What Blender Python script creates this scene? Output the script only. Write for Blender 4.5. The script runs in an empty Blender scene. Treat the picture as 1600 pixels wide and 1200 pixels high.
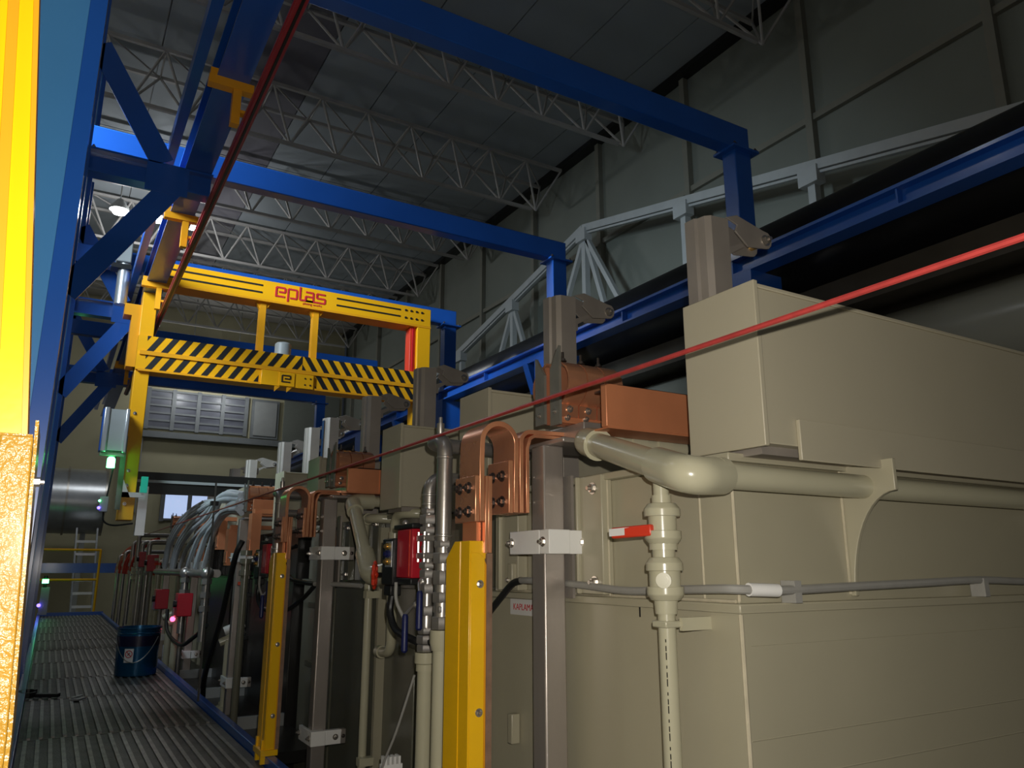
import bpy, math, random
from math import sin, cos, pi, radians
from mathutils import Vector, Matrix
random.seed(7)
SC = bpy.context.scene
COL = SC.collection

# ---------------------------------------------------------------- camera, world, lights, exposure
cam_d = bpy.data.cameras.new('camera'); cam = bpy.data.objects.new('camera', cam_d); COL.objects.link(cam)
cam.location = (0, 0, 0.85); cam.rotation_euler = (radians(90 + 13.4), 0, radians(-30.4))
cam_d.sensor_width = 36; cam_d.lens = 27.0; cam_d.clip_start = 0.02
SC.camera = cam
W = bpy.data.worlds.new('hall_air'); SC.world = W; W.use_nodes = True
W.node_tree.nodes['Background'].inputs[0].default_value = (0.50, 0.58, 0.70, 1)
W.node_tree.nodes['Background'].inputs[1].default_value = 0.022
vs = SC.view_settings; vs.view_transform = 'Standard'; vs.look = 'None'; vs.gamma = 1; vs.use_curve_mapping = False
vs.exposure = 0.0

def lamp(name, kind, loc, energy, color=(1, 1, 1), size=0.1, rot=None, size_y=None):
    d = bpy.data.lights.new(name, kind); d.energy = energy; d.color = color
    if kind == 'AREA':
        d.size = size
        if size_y: d.shape = 'RECTANGLE'; d.size_y = size_y
    elif kind in ('POINT', 'SPOT'): d.shadow_soft_size = size
    o = bpy.data.objects.new(name, d); COL.objects.link(o); o.location = loc
    if rot: o.rotation_euler = rot
    return o
# the phone's flash, beside the lens
lamp('camera_flash', 'POINT', (0.025, -0.01, 0.90), 76, (1.0, 0.945, 0.86), 0.006)
# daylight from the left: an added area lamp, close in, its spread narrowed
def aim(o, tgt):
    o.rotation_euler = (Vector(tgt) - o.location).to_track_quat('-Z', 'Y').to_euler()
a = lamp('window_daylight', 'AREA', (-1.35, 4.88, 4.1), 80, (0.72, 0.88, 1.0), 0.45, size_y=1.4); aim(a, (0.7, 5.7, 3.4)); a.data.spread = radians(80)

# ---------------------------------------------------------------- materials
def mat(name, col, rough=0.5, metal=0.0, var=0.10, vscale=6.0, bump=0.0, bscale=60.0, emit=None, estr=0.0, stretch=None, spec=0.5, trans=0.0, coat=0.0):
    m = bpy.data.materials.new(name); m.use_nodes = True
    nt = m.node_tree; b = nt.nodes['Principled BSDF']
    b.inputs['Roughness'].default_value = rough; b.inputs['Metallic'].default_value = metal
    b.inputs['Specular IOR Level'].default_value = spec
    if trans: b.inputs['Transmission Weight'].default_value = trans
    if coat: b.inputs['Coat Weight'].default_value = coat; b.inputs['Coat Roughness'].default_value = 0.12
    tc = nt.nodes.new('ShaderNodeTexCoord'); mp = nt.nodes.new('ShaderNodeMapping')
    if stretch: mp.inputs['Scale'].default_value = stretch
    nt.links.new(tc.outputs['Object'], mp.inputs[0])
    n = nt.nodes.new('ShaderNodeTexNoise'); n.inputs['Scale'].default_value = vscale; n.inputs['Detail'].default_value = 5
    nt.links.new(mp.outputs[0], n.inputs['Vector'])
    r = nt.nodes.new('ShaderNodeValToRGB')
    r.color_ramp.elements[0].position = 0.3; r.color_ramp.elements[1].position = 0.75
    r.color_ramp.elements[0].color = tuple(max(0, c * (1 - var)) for c in col) + (1,)
    r.color_ramp.elements[1].color = tuple(min(1, c * (1 + var)) for c in col) + (1,)
    nt.links.new(n.outputs['Fac'], r.inputs[0]); nt.links.new(r.outputs[0], b.inputs['Base Color'])
    if bump:
        n2 = nt.nodes.new('ShaderNodeTexNoise'); n2.inputs['Scale'].default_value = bscale; n2.inputs['Detail'].default_value = 3
        nt.links.new(mp.outputs[0], n2.inputs['Vector'])
        bp = nt.nodes.new('ShaderNodeBump'); bp.inputs['Strength'].default_value = bump; bp.inputs['Distance'].default_value = 0.01
        nt.links.new(n2.outputs['Fac'], bp.inputs['Height']); nt.links.new(bp.outputs[0], b.inputs['Normal'])
    if emit:
        b.inputs['Emission Color'].default_value = tuple(emit) + (1,); b.inputs['Emission Strength'].default_value = estr
    return m
M = {}
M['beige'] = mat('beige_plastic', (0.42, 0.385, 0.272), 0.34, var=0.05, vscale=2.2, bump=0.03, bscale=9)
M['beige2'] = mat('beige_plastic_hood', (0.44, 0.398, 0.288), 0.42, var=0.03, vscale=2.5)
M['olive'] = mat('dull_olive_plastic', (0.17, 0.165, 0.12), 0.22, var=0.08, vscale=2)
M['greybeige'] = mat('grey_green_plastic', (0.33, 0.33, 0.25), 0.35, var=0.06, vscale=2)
M['pipe'] = mat('cream_pipe_plastic', (0.50, 0.47, 0.33), 0.22, var=0.03, vscale=8)
M['weld'] = mat('weld_bead', (0.56, 0.50, 0.36), 0.3, var=0.1, vscale=30)
M['copper'] = mat('copper', (0.88, 0.40, 0.22), 0.27, 0.7, var=0.16, vscale=9, bump=0.05, bscale=22)
M['copper_bar'] = mat('copper_bar', (0.66, 0.25, 0.115), 0.42, 0.35, var=0.10, vscale=7)
M['steel'] = mat('brushed_stainless', (0.46, 0.41, 0.37), 0.36, 0.65, var=0.12, vscale=10, stretch=(1, 1, 0.15), bump=0.06, bscale=60)
M['steel_raw'] = mat('raw_stainless_sheet', (0.40, 0.355, 0.31), 0.5, 0.45, var=0.12, vscale=6, bump=0.05, bscale=10)
M['steel_pipe'] = mat('stainless_pipe', (0.46, 0.43, 0.40), 0.32, 0.8, var=0.12, vscale=14, bump=0.03, bscale=30)
M['chrome'] = mat('bright_steel_fitting', (0.55, 0.52, 0.48), 0.32, 0.8, var=0.08, vscale=20)
M['bolt'] = mat('bolt_steel', (0.55, 0.51, 0.46), 0.25, 0.85, var=0.12, vscale=30)
M['dark_bolt'] = mat('blackened_bolt', (0.12, 0.10, 0.09), 0.3, 0.8, var=0.2, vscale=30)
M['spade'] = mat('grey_coated_plate', (0.20, 0.195, 0.165), 0.55, 0.3, var=0.15, vscale=20)
M['white'] = mat('white_plastic', (0.88, 0.87, 0.83), 0.4, var=0.03)
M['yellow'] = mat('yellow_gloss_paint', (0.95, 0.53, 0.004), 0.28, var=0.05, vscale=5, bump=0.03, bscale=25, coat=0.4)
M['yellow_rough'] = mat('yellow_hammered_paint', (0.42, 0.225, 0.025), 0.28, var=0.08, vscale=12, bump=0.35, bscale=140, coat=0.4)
M['orange'] = mat('orange_yellow_paint', (0.80, 0.34, 0.012), 0.35, var=0.06, vscale=4)
M['crane'] = mat('crane_yellow_paint', (0.88, 0.41, 0.008), 0.32, var=0.04, vscale=3)
M['blue'] = mat('blue_gloss_paint', (0.014, 0.095, 0.42), 0.30, var=0.08, vscale=3, coat=0.3)
M['blue_mid'] = mat('pale_blue_paint', (0.07, 0.27, 0.58), 0.34, var=0.05, vscale=2, coat=0.2)  # the blue paint lightened: flash light on the webs is in the colour
M['redbar'] = mat('red_conductor_plastic', (0.33, 0.028, 0.035), 0.3, var=0.12, vscale=8)
M['rope'] = mat('red_cord_sheath', (0.36, 0.04, 0.035), 0.35, var=0.15, vscale=40)
M['red'] = mat('red_anodised', (0.52, 0.015, 0.03), 0.3, var=0.05)
M['redplastic'] = mat('red_plastic', (0.70, 0.05, 0.02), 0.35, var=0.04)
M['black'] = mat('black_rubber', (0.012, 0.012, 0.012), 0.4, var=0.2)
M['black_pvc'] = mat('black_duct_plastic', (0.006, 0.006, 0.007), 0.3, var=0.15, vscale=4)
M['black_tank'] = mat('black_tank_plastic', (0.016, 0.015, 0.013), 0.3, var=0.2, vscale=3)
M['greycable'] = mat('grey_conduit', (0.33, 0.32, 0.29), 0.5, var=0.05, vscale=30)
M['hose'] = mat('translucent_grey_hose', (0.52, 0.54, 0.56), 0.3, var=0.08, vscale=9)
M['redhose'] = mat('red_hose', (0.55, 0.05, 0.03), 0.35, var=0.1)
M['blueplastic'] = mat('blue_handle_sleeve', (0.012, 0.018, 0.10), 0.4, var=0.1)
M['brass'] = mat('brass_fitting', (0.70, 0.48, 0.18), 0.25, 0.9, var=0.1)
M['ceiling'] = mat('ceiling_panel', (0.38, 0.42, 0.45), 0.75, var=0.05, vscale=1.2)
M['skylight'] = mat('grey_roof_light', (0.17, 0.16, 0.19), 0.5, var=0.05, vscale=1.2)
M['wallr'] = mat('grey_green_wall_panel', (0.20, 0.215, 0.185), 0.7, var=0.06, vscale=1.5)
M['wallpost'] = mat('wall_post_paint', (0.22, 0.215, 0.175), 0.6, var=0.06)
M['truss'] = mat('pale_truss_paint', (0.44, 0.42, 0.40), 0.5, var=0.08)
M['truss_white'] = mat('white_truss_paint', (0.46, 0.48, 0.48), 0.45, var=0.06)
M['wallb'] = mat('cream_wall', (0.50, 0.46, 0.30), 0.7, var=0.05, vscale=1.5)
M['concrete'] = mat('dark_concrete', (0.10, 0.095, 0.085), 0.7, var=0.25, vscale=2, bump=0.1, bscale=8)
M['grate'] = mat('worn_steel_plank', (0.105, 0.10, 0.092), 0.5, 0.35, var=0.35, vscale=9, bump=0.35, bscale=120)
M['grate_rib'] = mat('worn_bright_rib', (0.30, 0.29, 0.27), 0.42, 0.5, var=0.3, vscale=14, bump=0.3, bscale=160)
M['winframe'] = mat('grey_window_frame', (0.20, 0.215, 0.22), 0.5, var=0.06)
M['pane'] = mat('dusty_wired_glass', (0.11, 0.115, 0.14), 0.3, var=0.6, vscale=2.6, stretch=(0.4, 1, 1.6), emit=(0.45, 0.5, 0.62), estr=0.035)
M['daypane'] = mat('daylit_glass', (0.5, 0.55, 0.6), 0.3, emit=(0.52, 0.66, 1.0), estr=0.75)
M['tube'] = mat('lit_tube', (0.9, 0.9, 0.9), 0.3, emit=(0.92, 0.97, 1.0), estr=9)
M['green_led'] = mat('green_beacon_glow', (0.1, 0.9, 0.3), 0.3, emit=(0.12, 1.0, 0.30), estr=9)
M['blue_led'] = mat('blue_led_glow', (0.1, 0.1, 0.9), 0.3, emit=(0.12, 0.08, 1.0), estr=7)
M['red_led'] = mat('red_led_glow', (0.9, 0.1, 0.1), 0.3, emit=(1.0, 0.05, 0.12), estr=8)
M['teal'] = mat('teal_plastic', (0.02, 0.42, 0.30), 0.35, emit=(0.02, 0.6, 0.4), estr=0.12)
M['alu'] = mat('aluminium', (0.62, 0.64, 0.66), 0.32, 0.7, var=0.08, vscale=8)
M['greybox'] = mat('grey_enclosure', (0.33, 0.34, 0.33), 0.45, var=0.05)
M['greypvc'] = mat('grey_pvc', (0.25, 0.255, 0.22), 0.2, var=0.05, vscale=2)
M['bucket'] = mat('blue_tin', (0.008, 0.10, 0.22), 0.22, 0.55, var=0.15, vscale=5, coat=0.5)
M['bucket_band'] = mat('dark_violet_print', (0.012, 0.010, 0.035), 0.3, var=0.2)
M['label'] = mat('paper_label', (0.72, 0.70, 0.66), 0.6, var=0.04)
M['ink_red'] = mat('red_ink', (0.55, 0.02, 0.03), 0.5, var=0.03)
M['ink_black'] = mat('black_ink', (0.012, 0.012, 0.012), 0.5, var=0.03)
M['board'] = mat('brown_fibre_board', (0.24, 0.145, 0.095), 0.6, var=0.2, vscale=30)
M['board_dark'] = mat('dark_brown_tray', (0.05, 0.042, 0.03), 0.6, var=0.2)
M['plexi'] = mat('blue_reflective_film', (0.06, 0.12, 0.24), 0.08, 0.6, var=0.3, vscale=5)

# ---------------------------------------------------------------- mesh helpers
ORG = {}
def V(p): return Vector(p)
class MB:
    def __init__(s): s.v = []; s.f = []
    def add(s, vs, fs):
        n = len(s.v); s.v += [tuple(x) for x in vs]; s.f += [tuple(i + n for i in f) for f in fs]; return s
    def box(s, x0, x1, y0, y1, z0, z1):
        return s.add([(x0,y0,z0),(x1,y0,z0),(x1,y1,z0),(x0,y1,z0),(x0,y0,z1),(x1,y0,z1),(x1,y1,z1),(x0,y1,z1)],
                     [(0,3,2,1),(4,5,6,7),(0,1,5,4),(1,2,6,5),(2,3,7,6),(3,0,4,7)])
    def bar(s, p0, p1, w, h, up=(0, 0, 1)):
        p0 = V(p0); p1 = V(p1); d = (p1 - p0).normalized(); u = V(up)
        if abs(d.dot(u)) > 0.98: u = V((0, 1, 0))
        a = d.cross(u).normalized() * (w / 2); b = a.cross(d).normalized() * (h / 2)
        vs = [p0-a-b, p0+a-b, p0+a+b, p0-a+b, p1-a-b, p1+a-b, p1+a+b, p1-a+b]
        return s.add(vs, [(3,2,1,0),(4,5,6,7),(0,1,5,4),(1,2,6,5),(2,3,7,6),(3,0,4,7)])
    def lathe(s, p, axis, prof, seg=16, rot=0.0):
        """prof: list of (t along axis, radius)"""
        p = V(p); d = V(axis).normalized(); u = V((0, 0, 1)) if abs(d.z) < 0.9 else V((1, 0, 0))
        a = d.cross(u).normalized(); b = d.cross(a).normalized()
        vs = []; fs = []
        for t, r in prof:
            for k in range(seg):
                an = 2 * pi * k / seg + rot
                vs.append(p + d * t + a * (r * cos(an)) + b * (r * sin(an)))
        for i in range(len(prof) - 1):
            for k in range(seg):
                k2 = (k + 1) % seg
                fs.append((i*seg+k, i*seg+k2, (i+1)*seg+k2, (i+1)*seg+k))
        fs.append(tuple(range(seg - 1, -1, -1))); fs.append(tuple((len(prof)-1)*seg + k for k in range(seg)))
        return s.add(vs, fs)
    def cyl(s, p0, p1, r, r1=None, seg=16):
        p0 = V(p0); p1 = V(p1)
        return s.lathe(p0, p1 - p0, [(0, r), ((p1 - p0).length, r if r1 is None else r1)], seg)
    def tube(s, pts, r, seg=12):
        pts = [V(p) for p in pts]; n = len(pts); vs = []; fs = []
        t0 = (pts[1] - pts[0]).normalized(); u = V((0, 0, 1)) if abs(t0.z) < 0.9 else V((1, 0, 0))
        a = t0.cross(u).normalized()
        for i, p in enumerate(pts):
            t = (pts[min(i+1, n-1)] - pts[max(i-1, 0)]).normalized()
            a = (a - t * a.dot(t)).normalized(); b = t.cross(a)
            for k in range(seg):
                an = 2 * pi * k / seg; vs.append(p + a * (r * cos(an)) + b * (r * sin(an)))
        for i in range(n - 1):
            for k in range(seg):
                k2 = (k + 1) % seg; fs.append((i*seg+k, i*seg+k2, (i+1)*seg+k2, (i+1)*seg+k))
        fs.append(tuple(range(seg - 1, -1, -1))); fs.append(tuple((n-1)*seg + k for k in range(seg)))
        return s.add(vs, fs)
    def sphere(s, c, r, seg=14, rings=8, sc=(1, 1, 1)):
        vs = []; fs = []; c = V(c)
        for i in range(rings + 1):
            th = pi * i / rings
            for k in range(seg):
                ph = 2 * pi * k / seg
                vs.append(c + V((r*sin(th)*cos(ph)*sc[0], r*sin(th)*sin(ph)*sc[1], r*cos(th)*sc[2])))
        for i in range(rings):
            for k in range(seg):
                k2 = (k + 1) % seg; fs.append((i*seg+k, (i+1)*seg+k, (i+1)*seg+k2, i*seg+k2))
        return s.add(vs, fs)
    def prism(s, poly, ax, a, b):
        f = {'x': lambda q, t: (t, q[0], q[1]), 'y': lambda q, t: (q[0], t, q[1]), 'z': lambda q, t: (q[0], q[1], t)}[ax]
        n = len(poly); vs = [f(q, a) for q in poly] + [f(q, b) for q in poly]
        fs = [tuple(range(n - 1, -1, -1)), tuple(range(n, 2 * n))] + [(i, (i+1) % n, n + (i+1) % n, n + i) for i in range(n)]
        return s.add(vs, fs)
    def ribbon(s, path, th, ax, a, b):
        """a strip following a 2D path, of thickness th, extruded along ax from a to b"""
        path = [Vector((q[0], q[1])) for q in path]; n = len(path); L = []; R = []
        for i, q in enumerate(path):
            t = (path[min(i+1, n-1)] - path[max(i-1, 0)]).normalized(); nn = Vector((-t.y, t.x)) * (th / 2)
            L.append(q + nn); R.append(q - nn)
        f = {'x': lambda q, t: (t, q[0], q[1]), 'y': lambda q, t: (q[0], t, q[1]), 'z': lambda q, t: (q[0], q[1], t)}[ax]
        vs = []
        for l, r_ in zip(L, R): vs += [f(l, a), f(r_, a), f(r_, b), f(l, b)]
        fs = [(0, 1, 2, 3), tuple(4*(n-1) + k for k in (3, 2, 1, 0))]
        for i in range(n - 1):
            for k in range(4):
                k2 = (k + 1) % 4; fs.append((4*i+k, 4*(i+1)+k, 4*(i+1)+k2, 4*i+k2))
        return s.add(vs, fs)
    def mesh(s, name, m, org):
        me = bpy.data.meshes.new(name)
        me.from_pydata([(x - org[0], y - org[1], z - org[2]) for x, y, z in s.v], [], s.f)
        import bmesh
        bm = bmesh.new(); bm.from_mesh(me); bmesh.ops.recalc_face_normals(bm, faces=bm.faces); bm.to_mesh(me); bm.free()
        me.polygons.foreach_set('use_smooth', [True] * len(me.polygons)); me.set_sharp_from_angle(angle=0.62)
        me.materials.append(M[m] if isinstance(m, str) else m)
        return me
    def build(s, name, m, parent=None, bevel=0.0, label=None):
        if parent is not None: org = ORG[parent.name]
        else:
            xs = [q[0] for q in s.v]; ys = [q[1] for q in s.v]; zs = [q[2] for q in s.v]
            org = ((min(xs)+max(xs))/2, (min(ys)+max(ys))/2, min(zs))
        o = bpy.data.objects.new(name, s.mesh(name, m, org)); COL.objects.link(o)
        if parent is not None: o.parent = parent
        else: o.location = org
        ORG[o.name] = org
        if bevel:
            bv = o.modifiers.new('bevel', 'BEVEL'); bv.width = bevel; bv.segments = 2; bv.limit_method = 'ANGLE'; bv.angle_limit = 0.6
        if label: o['label'] = label
        return o
def tag(o, label, cat, group=None):
    o['label'] = label; o['category'] = cat
    if group: o['group'] = group
    return o
def thing(name, label, cat, loc, group=None):
    o = bpy.data.objects.new(name, None); COL.objects.link(o); o.location = loc; o.empty_display_size = 0.05
    ORG[o.name] = tuple(loc); return tag(o, label, cat, group)
def struct(o): o['kind'] = 'structure'; return o
def kids(o): return [c for c in bpy.data.objects if c.parent == o]
def copy_tree(o, off, label=None, parent=None, skip=()):
    c = o.copy(); COL.objects.link(c); c.parent = parent
    if parent is None: c.location = V(o.location) + V(off)
    og = ORG.get(o.name, (0, 0, 0)); ORG[c.name] = tuple(V(og) + V(off))
    if label: c['label'] = label
    for k in list(o.children):
        if k.name.split('.')[0] not in skip: copy_tree(k, off, None, c, skip)
    return c
BOLT = {}
def bolt(parent, pos, axis, r=0.009, m='bolt', shank=0.4, name='bolt'):
    key = (round(r, 4), m, shank)
    if key not in BOLT:
        b = MB(); b.lathe((0,0,0), (0,0,1), [(0, r*1.45), (r*0.25, r*1.45)], 14); b.lathe((0,0,r*0.25), (0,0,1), [(0, r), (r*0.8, r), (r*0.85, r*0.85)], 6)
        if shank: b.lathe((0,0,r*1.05), (0,0,1), [(0, r*0.55), (r*shank*2, r*0.5)], 10)
        BOLT[key] = b.mesh(name, m, (0,0,0))
    o = bpy.data.objects.new(name, BOLT[key]); COL.objects.link(o); o.parent = parent
    o.location = V(pos) - V(ORG[parent.name]); o.rotation_mode = 'QUATERNION'; o.rotation_quaternion = V(axis).to_track_quat('Z', 'Y')
    return o
def fillet(pts, rad, n=6):
    pts = [V(p) for p in pts]; out = [pts[0]]
    for i in range(1, len(pts) - 1):
        p = pts[i]; a = pts[i-1] - p; b = pts[i+1] - p
        ra = min(rad, a.length * 0.49, b.length * 0.49); s = p + a.normalized() * ra; e = p + b.normalized() * ra
        for k in range(n + 1):
            t = k / n; out.append(s * (1-t)**2 + p * (2*t*(1-t)) + e * t*t)
    out.append(pts[-1]); return out
def spline(pts, n=8):
    pts = [V(p) for p in pts]; P = [pts[0]*2 - pts[1]] + pts + [pts[-1]*2 - pts[-2]]; out = []
    for i in range(1, len(P) - 2):
        for k in range(n):
            t = k / n; a, b, c, d = P[i-1], P[i], P[i+1], P[i+2]
            out.append(0.5 * ((2*b) + (c-a)*t + (2*a-5*b+4*c-d)*t*t + (3*b-a-3*c+d)*t**3))
    out.append(pts[-1]); return out
def text_obj(txt, size, m, parent, pos, rot, name='lettering', extrude=0.0006, align='LEFT'):
    cu = bpy.data.curves.new('t', 'FONT'); cu.body = txt; cu.size = size; cu.extrude = extrude; cu.align_x = align; cu.align_y = 'CENTER'
    t = bpy.data.objects.new('t', cu); COL.objects.link(t); bpy.context.view_layer.update()
    me = bpy.data.meshes.new_from_object(t); bpy.data.objects.remove(t); me.name = name
    me.materials.clear(); me.materials.append(M[m])
    o = bpy.data.objects.new(name, me); COL.objects.link(o); o.parent = parent
    o.location = V(pos) - V(ORG[parent.name]); o.rotation_euler = rot; ORG[o.name] = tuple(pos); return o
NTH = ['nearest', 'second nearest', 'third nearest', 'fourth nearest', 'fifth nearest', 'sixth nearest', 'seventh nearest', 'eighth nearest', 'ninth nearest', 'tenth nearest']
PITCH = 1.96

# ================================================================ THE SETTING
# hall floor, walls
struct(MB().box(-9, 12, -4, 24, -1.45, -1.35).build('floor', 'concrete'))
wl = struct(MB().box(-6.2, -6.0, -4, 22, -1.35, 8.2).build('wall_left', 'wallb'))
wb = struct(MB().box(-6.0, 7.0, 22.0, 22.2, -1.35, 8.0).build('wall_back', 'wallb'))
wr = struct(MB().box(7.12, 7.3, -4, 22.2, -1.35, 8.2).build('wall_right', 'wallr'))
# cladding panels, posts and girts of the right wall
ys = [-0.95, 1.08, 3.11, 5.13, 7.15, 9.18, 11.2, 13.2, 15.2, 17.2, 19.2, 21.2]
panel_me = None
for i in range(len(ys) - 1):
    for k, (z0, z1) in enumerate([(2.2, 4.05), (4.05, 5.93), (5.93, 7.75)]):
        p = MB().box(7.085 + 0.008 * ((i + k) % 2), 7.125, ys[i] + 0.012, ys[i+1] - 0.012, z0 + 0.008, z1 - 0.008).build('panel', 'wallr', wr)
for y in ys: MB().box(7.0, 7.09, y - 0.045, y + 0.045, 0.0, 7.7).build('post', 'wallpost', wr)
for z in (4.05, 5.93): MB().box(7.03, 7.085, -1, 21.9, z - 0.04, z + 0.04).build('girt', 'wallpost', wr)
# ceiling of large panels, a darker roof-light strip among them
ce = struct(MB().box(-6.2, 7.3, -4, 22.2, 7.80, 7.9).build('ceiling', 'truss'))
xs = [-5.5, -4.5, -3.5, -2.5, -1.5, -0.5, 0.5, 1.62, 2.5, 3.46, 4.44, 5.43, 6.4, 7.05]
yc = [0.2 + 2.52 * k for k in range(9)]
for j in range(len(yc) - 1):
    for i in range(len(xs) - 1):
        MB().box(xs[i] + 0.008, xs[i+1] - 0.008, yc[j] + 0.01, yc[j+1] - 0.01, 7.74, 7.80).build('panel', 'skylight' if i == 7 else 'ceiling', ce)
MB().box(6.9, 7.12, -1, 22, 7.66, 7.74).build('eaves_strip', 'black', ce)

# roof trusses
rod_cache = {}
def rod(parent, p0, p1, r, name='web_rod', m='truss'):
    L = (V(p1) - V(p0)).length; key = (round(L, 3), r, m)
    if key not in rod_cache:
        rod_cache[key] = MB().lathe((0,0,0), (0,0,1), [(0, r), (L, r)], 6).mesh(name, m, (0,0,0))
    o = bpy.data.objects.new(name, rod_cache[key]); COL.objects.link(o); o.parent = parent
    o.location = V(p0) - V(ORG[parent.name]); o.rotation_mode = 'QUATERNION'
    o.rotation_quaternion = (V(p1) - V(p0)).to_track_quat('Z', 'Y'); return o
for t, y in enumerate([2.8, 5.35, 7.98, 10.42, 13.0, 15.5, 18.0, 20.4]):
    T = thing('roof_truss', f'pale three-chord lattice roof truss spanning under the ceiling, {NTH[t]} to the camera', 'truss', (3, y, 6.85), 'roof trusses')
    x0, x1, zt, zb = -3.0, 6.95, 7.62, 6.9
    for nm, yy, zz in (('chord', y - 0.28, zt), ('chord', y + 0.42, zt), ('chord', y + 0.0, zb)):
        MB().bar((x0, yy, zz), (x1 if zz > 7 else 6.5, yy, zz), 0.05, 0.05).build(nm, 'truss', T)
    n = 14; dx = (x1 - x0) / n
    for k in range(n):
        xa = x0 + k * dx; xm = xa + dx / 2; xb = xa + dx
        for yy in (y - 0.28, y + 0.42):
            rod(T, (xa, yy, zt), (xm, y, zb), 0.019); rod(T, (xm, y, zb), (xb, yy, zt), 0.019)
        rod(T, (xa, y - 0.28, zt), (xb, y + 0.42, zt), 0.014)
        rod(T, (xa, y - 0.28, zt), (xa, y + 0.42, zt), 0.014)
# gable girder standing along the right wall
T = thing('gable_girder', 'white steel gable girder with struts along the dark right wall', 'girder', (6.6, 9, 3.0))
pk = (6.6, 9.0, 5.98)
for ye, ze in ((0.6, 4.08), (17.4, 4.08)):
    MB().bar((6.6, ye, ze), pk, 0.14, 0.11).build('top_chord', 'truss_white', T)
    MB().bar((6.58, ye, ze - 0.085), (6.58, 9.0, 5.9), 0.05, 0.03).build('top_flange', 'truss_white', T)
def topz(y): return 4.08 + (5.98 - 4.08) * (1 - abs(y - 9) / 8.4)
for y in (2.9, 4.85, 6.8, 9.0, 11.2, 13.2):
    MB().bar((6.6, y, 2.9), (6.6, y, topz(y)), 0.09, 0.09, (1, 0, 0)).build('strut', 'truss_white', T)
    MB().box(6.5, 6.64, y - 0.12, y + 0.12, topz(y) - 0.22, topz(y) - 0.03).build('gusset', 'truss_white', T)
for a_, b_ in ((9.0, 7.6), (9.0, 10.3), (9.0, 8.2), (11.2, 12.2), (11.2, 10.4)):
    MB().bar((6.6, a_, topz(a_) - 0.1), (6.6, b_, 3.6), 0.07, 0.07, (1, 0, 0)).build('brace', 'truss_white', T)

# rear windows
def window(n, x0, x1, z0, z1, cols, rows, pm, lab):
    fr = MB(); w = (x1 - x0) / cols; h = (z1 - z0) / rows
    for c in range(cols + 1): fr.box(x0 + c*w - 0.05, x0 + c*w + 0.05, 21.88, 22.0, z0 - 0.05, z1 + 0.05)
    for r_ in range(rows + 1): fr.box(x0, x1, 21.9, 22.0, z0 + r_*h - 0.025, z0 + r_*h + 0.025)
    W_ = struct(fr.build('window_%d' % n, 'winframe')); W_['label'] = lab
    for c in range(cols):
        for r_ in range(rows):
            MB().box(x0 + c*w + 0.05, x0 + (c+1)*w - 0.05, 21.93 + 0.02 * random.random(), 21.965, z0 + r_*h + 0.025, z0 + (r_+1)*h - 0.025).build('pane', pm, W_)
    return W_
window(1, 1.75, 4.25, 4.42, 5.42, 4, 5, 'pane', 'grey steel louvred window high on the back wall')
window(2, 2.35, 4.3, 2.05, 2.75, 3, 1, 'daypane', 'bright daylit low window in the back wall')
d1 = struct(MB().box(4.4, 5.15, 21.9, 22.0, 4.35, 5.45).build('door_1', 'winframe')); d1['label'] = 'pale grey hatch beside the louvred window'
MB().box(4.47, 5.08, 21.87, 21.9, 4.42, 5.38).build('leaf', 'greybox', d1)
tr = struct(MB().box(1.2, 7.0, 21.75, 22.0, 4.14, 4.30).build('trim_1', 'winframe')); tr['label'] = 'grey sill beam under the rear window'
tr = struct(MB().box(5.3, 6.9, 21.9, 22.0, 3.9, 5.75).build('trim_2', 'wallr')); tr['label'] = 'dark cladding in the corner of the back wall'
MB().box(1.35, 1.5, 21.85, 22, 2.2, 4.14).build('conduit', 'greybox', tr); MB().box(1.62, 1.72, 21.85, 22, 2.2, 4.14).build('conduit', 'greybox', tr)
# unseen window frame and side wall, added around the daylight lamp
wf = MB()
for yy in (4.6, 5.3): wf.box(-1.6, -1.5, yy - 0.05, yy + 0.05, 3.3, 5.3)
for zz in (3.3, 4.3, 5.3): wf.box(-1.6, -1.5, 4.6, 5.3, zz - 0.05, zz + 0.05)
w3 = struct(wf.build('window_3', 'winframe')); w3['label'] = 'tall daylit window left of the walkway'
struct(MB().box(-1.62, -1.5, -3, 9, -1.35, 3.25).build('wall_side', 'wallb'))  # unseen wall added below the window frame

# walkway of steel planks between blue kerbs
wk = struct(MB().box(-0.06, 0.95, -1.2, 16.6, -0.09, -0.05).build('walkway', 'blue'))
rib_me = None
bounds = [-1.0, 0.15, 1.3, 2.45, 3.6, 4.85, 6.22, 7.3, 8.5, 9.75, 11.0, 12.2, 13.4, 14.6, 15.6, 16.5]
for i in range(len(bounds) - 1):
    y0, y1 = bounds[i] + 0.006, bounds[i+1] - 0.006; sh = 0.012 * (i % 2)
    pl = MB().box(-0.03, 0.92, y0, y1, -0.05, -0.006).build('plank', 'grate', wk)
    rib = MB().box(-0.009, 0.009, y0 + 0.02, y1 - 0.02, -0.006, 0.002).mesh('rib', 'grate_rib', (0, 0, 0))
    for k in range(17):
        o = bpy.data.objects.new('rib', rib); COL.objects.link(o); o.parent = pl; og = ORG[pl.name]
        o.location = (k * 0.054 + sh - og[0], -og[1], -og[2])
for n, (x0, x1) in enumerate(((-0.085, -0.035), (0.925, 0.965))):
    t = struct(MB().box(x0, x1, -1.2, 16.62, -0.20, 0.035).build('trim_%d' % (3 + n), 'blue', bevel=0.004)); t['label'] = 'blue steel kerb along the %s edge of the walkway' % ('left' if n == 0 else 'right')
t = struct(MB().box(-0.085, 0.965, 16.6, 16.66, -0.2, 0.05).build('trim_5', 'blue')); t['label'] = 'blue steel kerb across the far end of the walkway'
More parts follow.
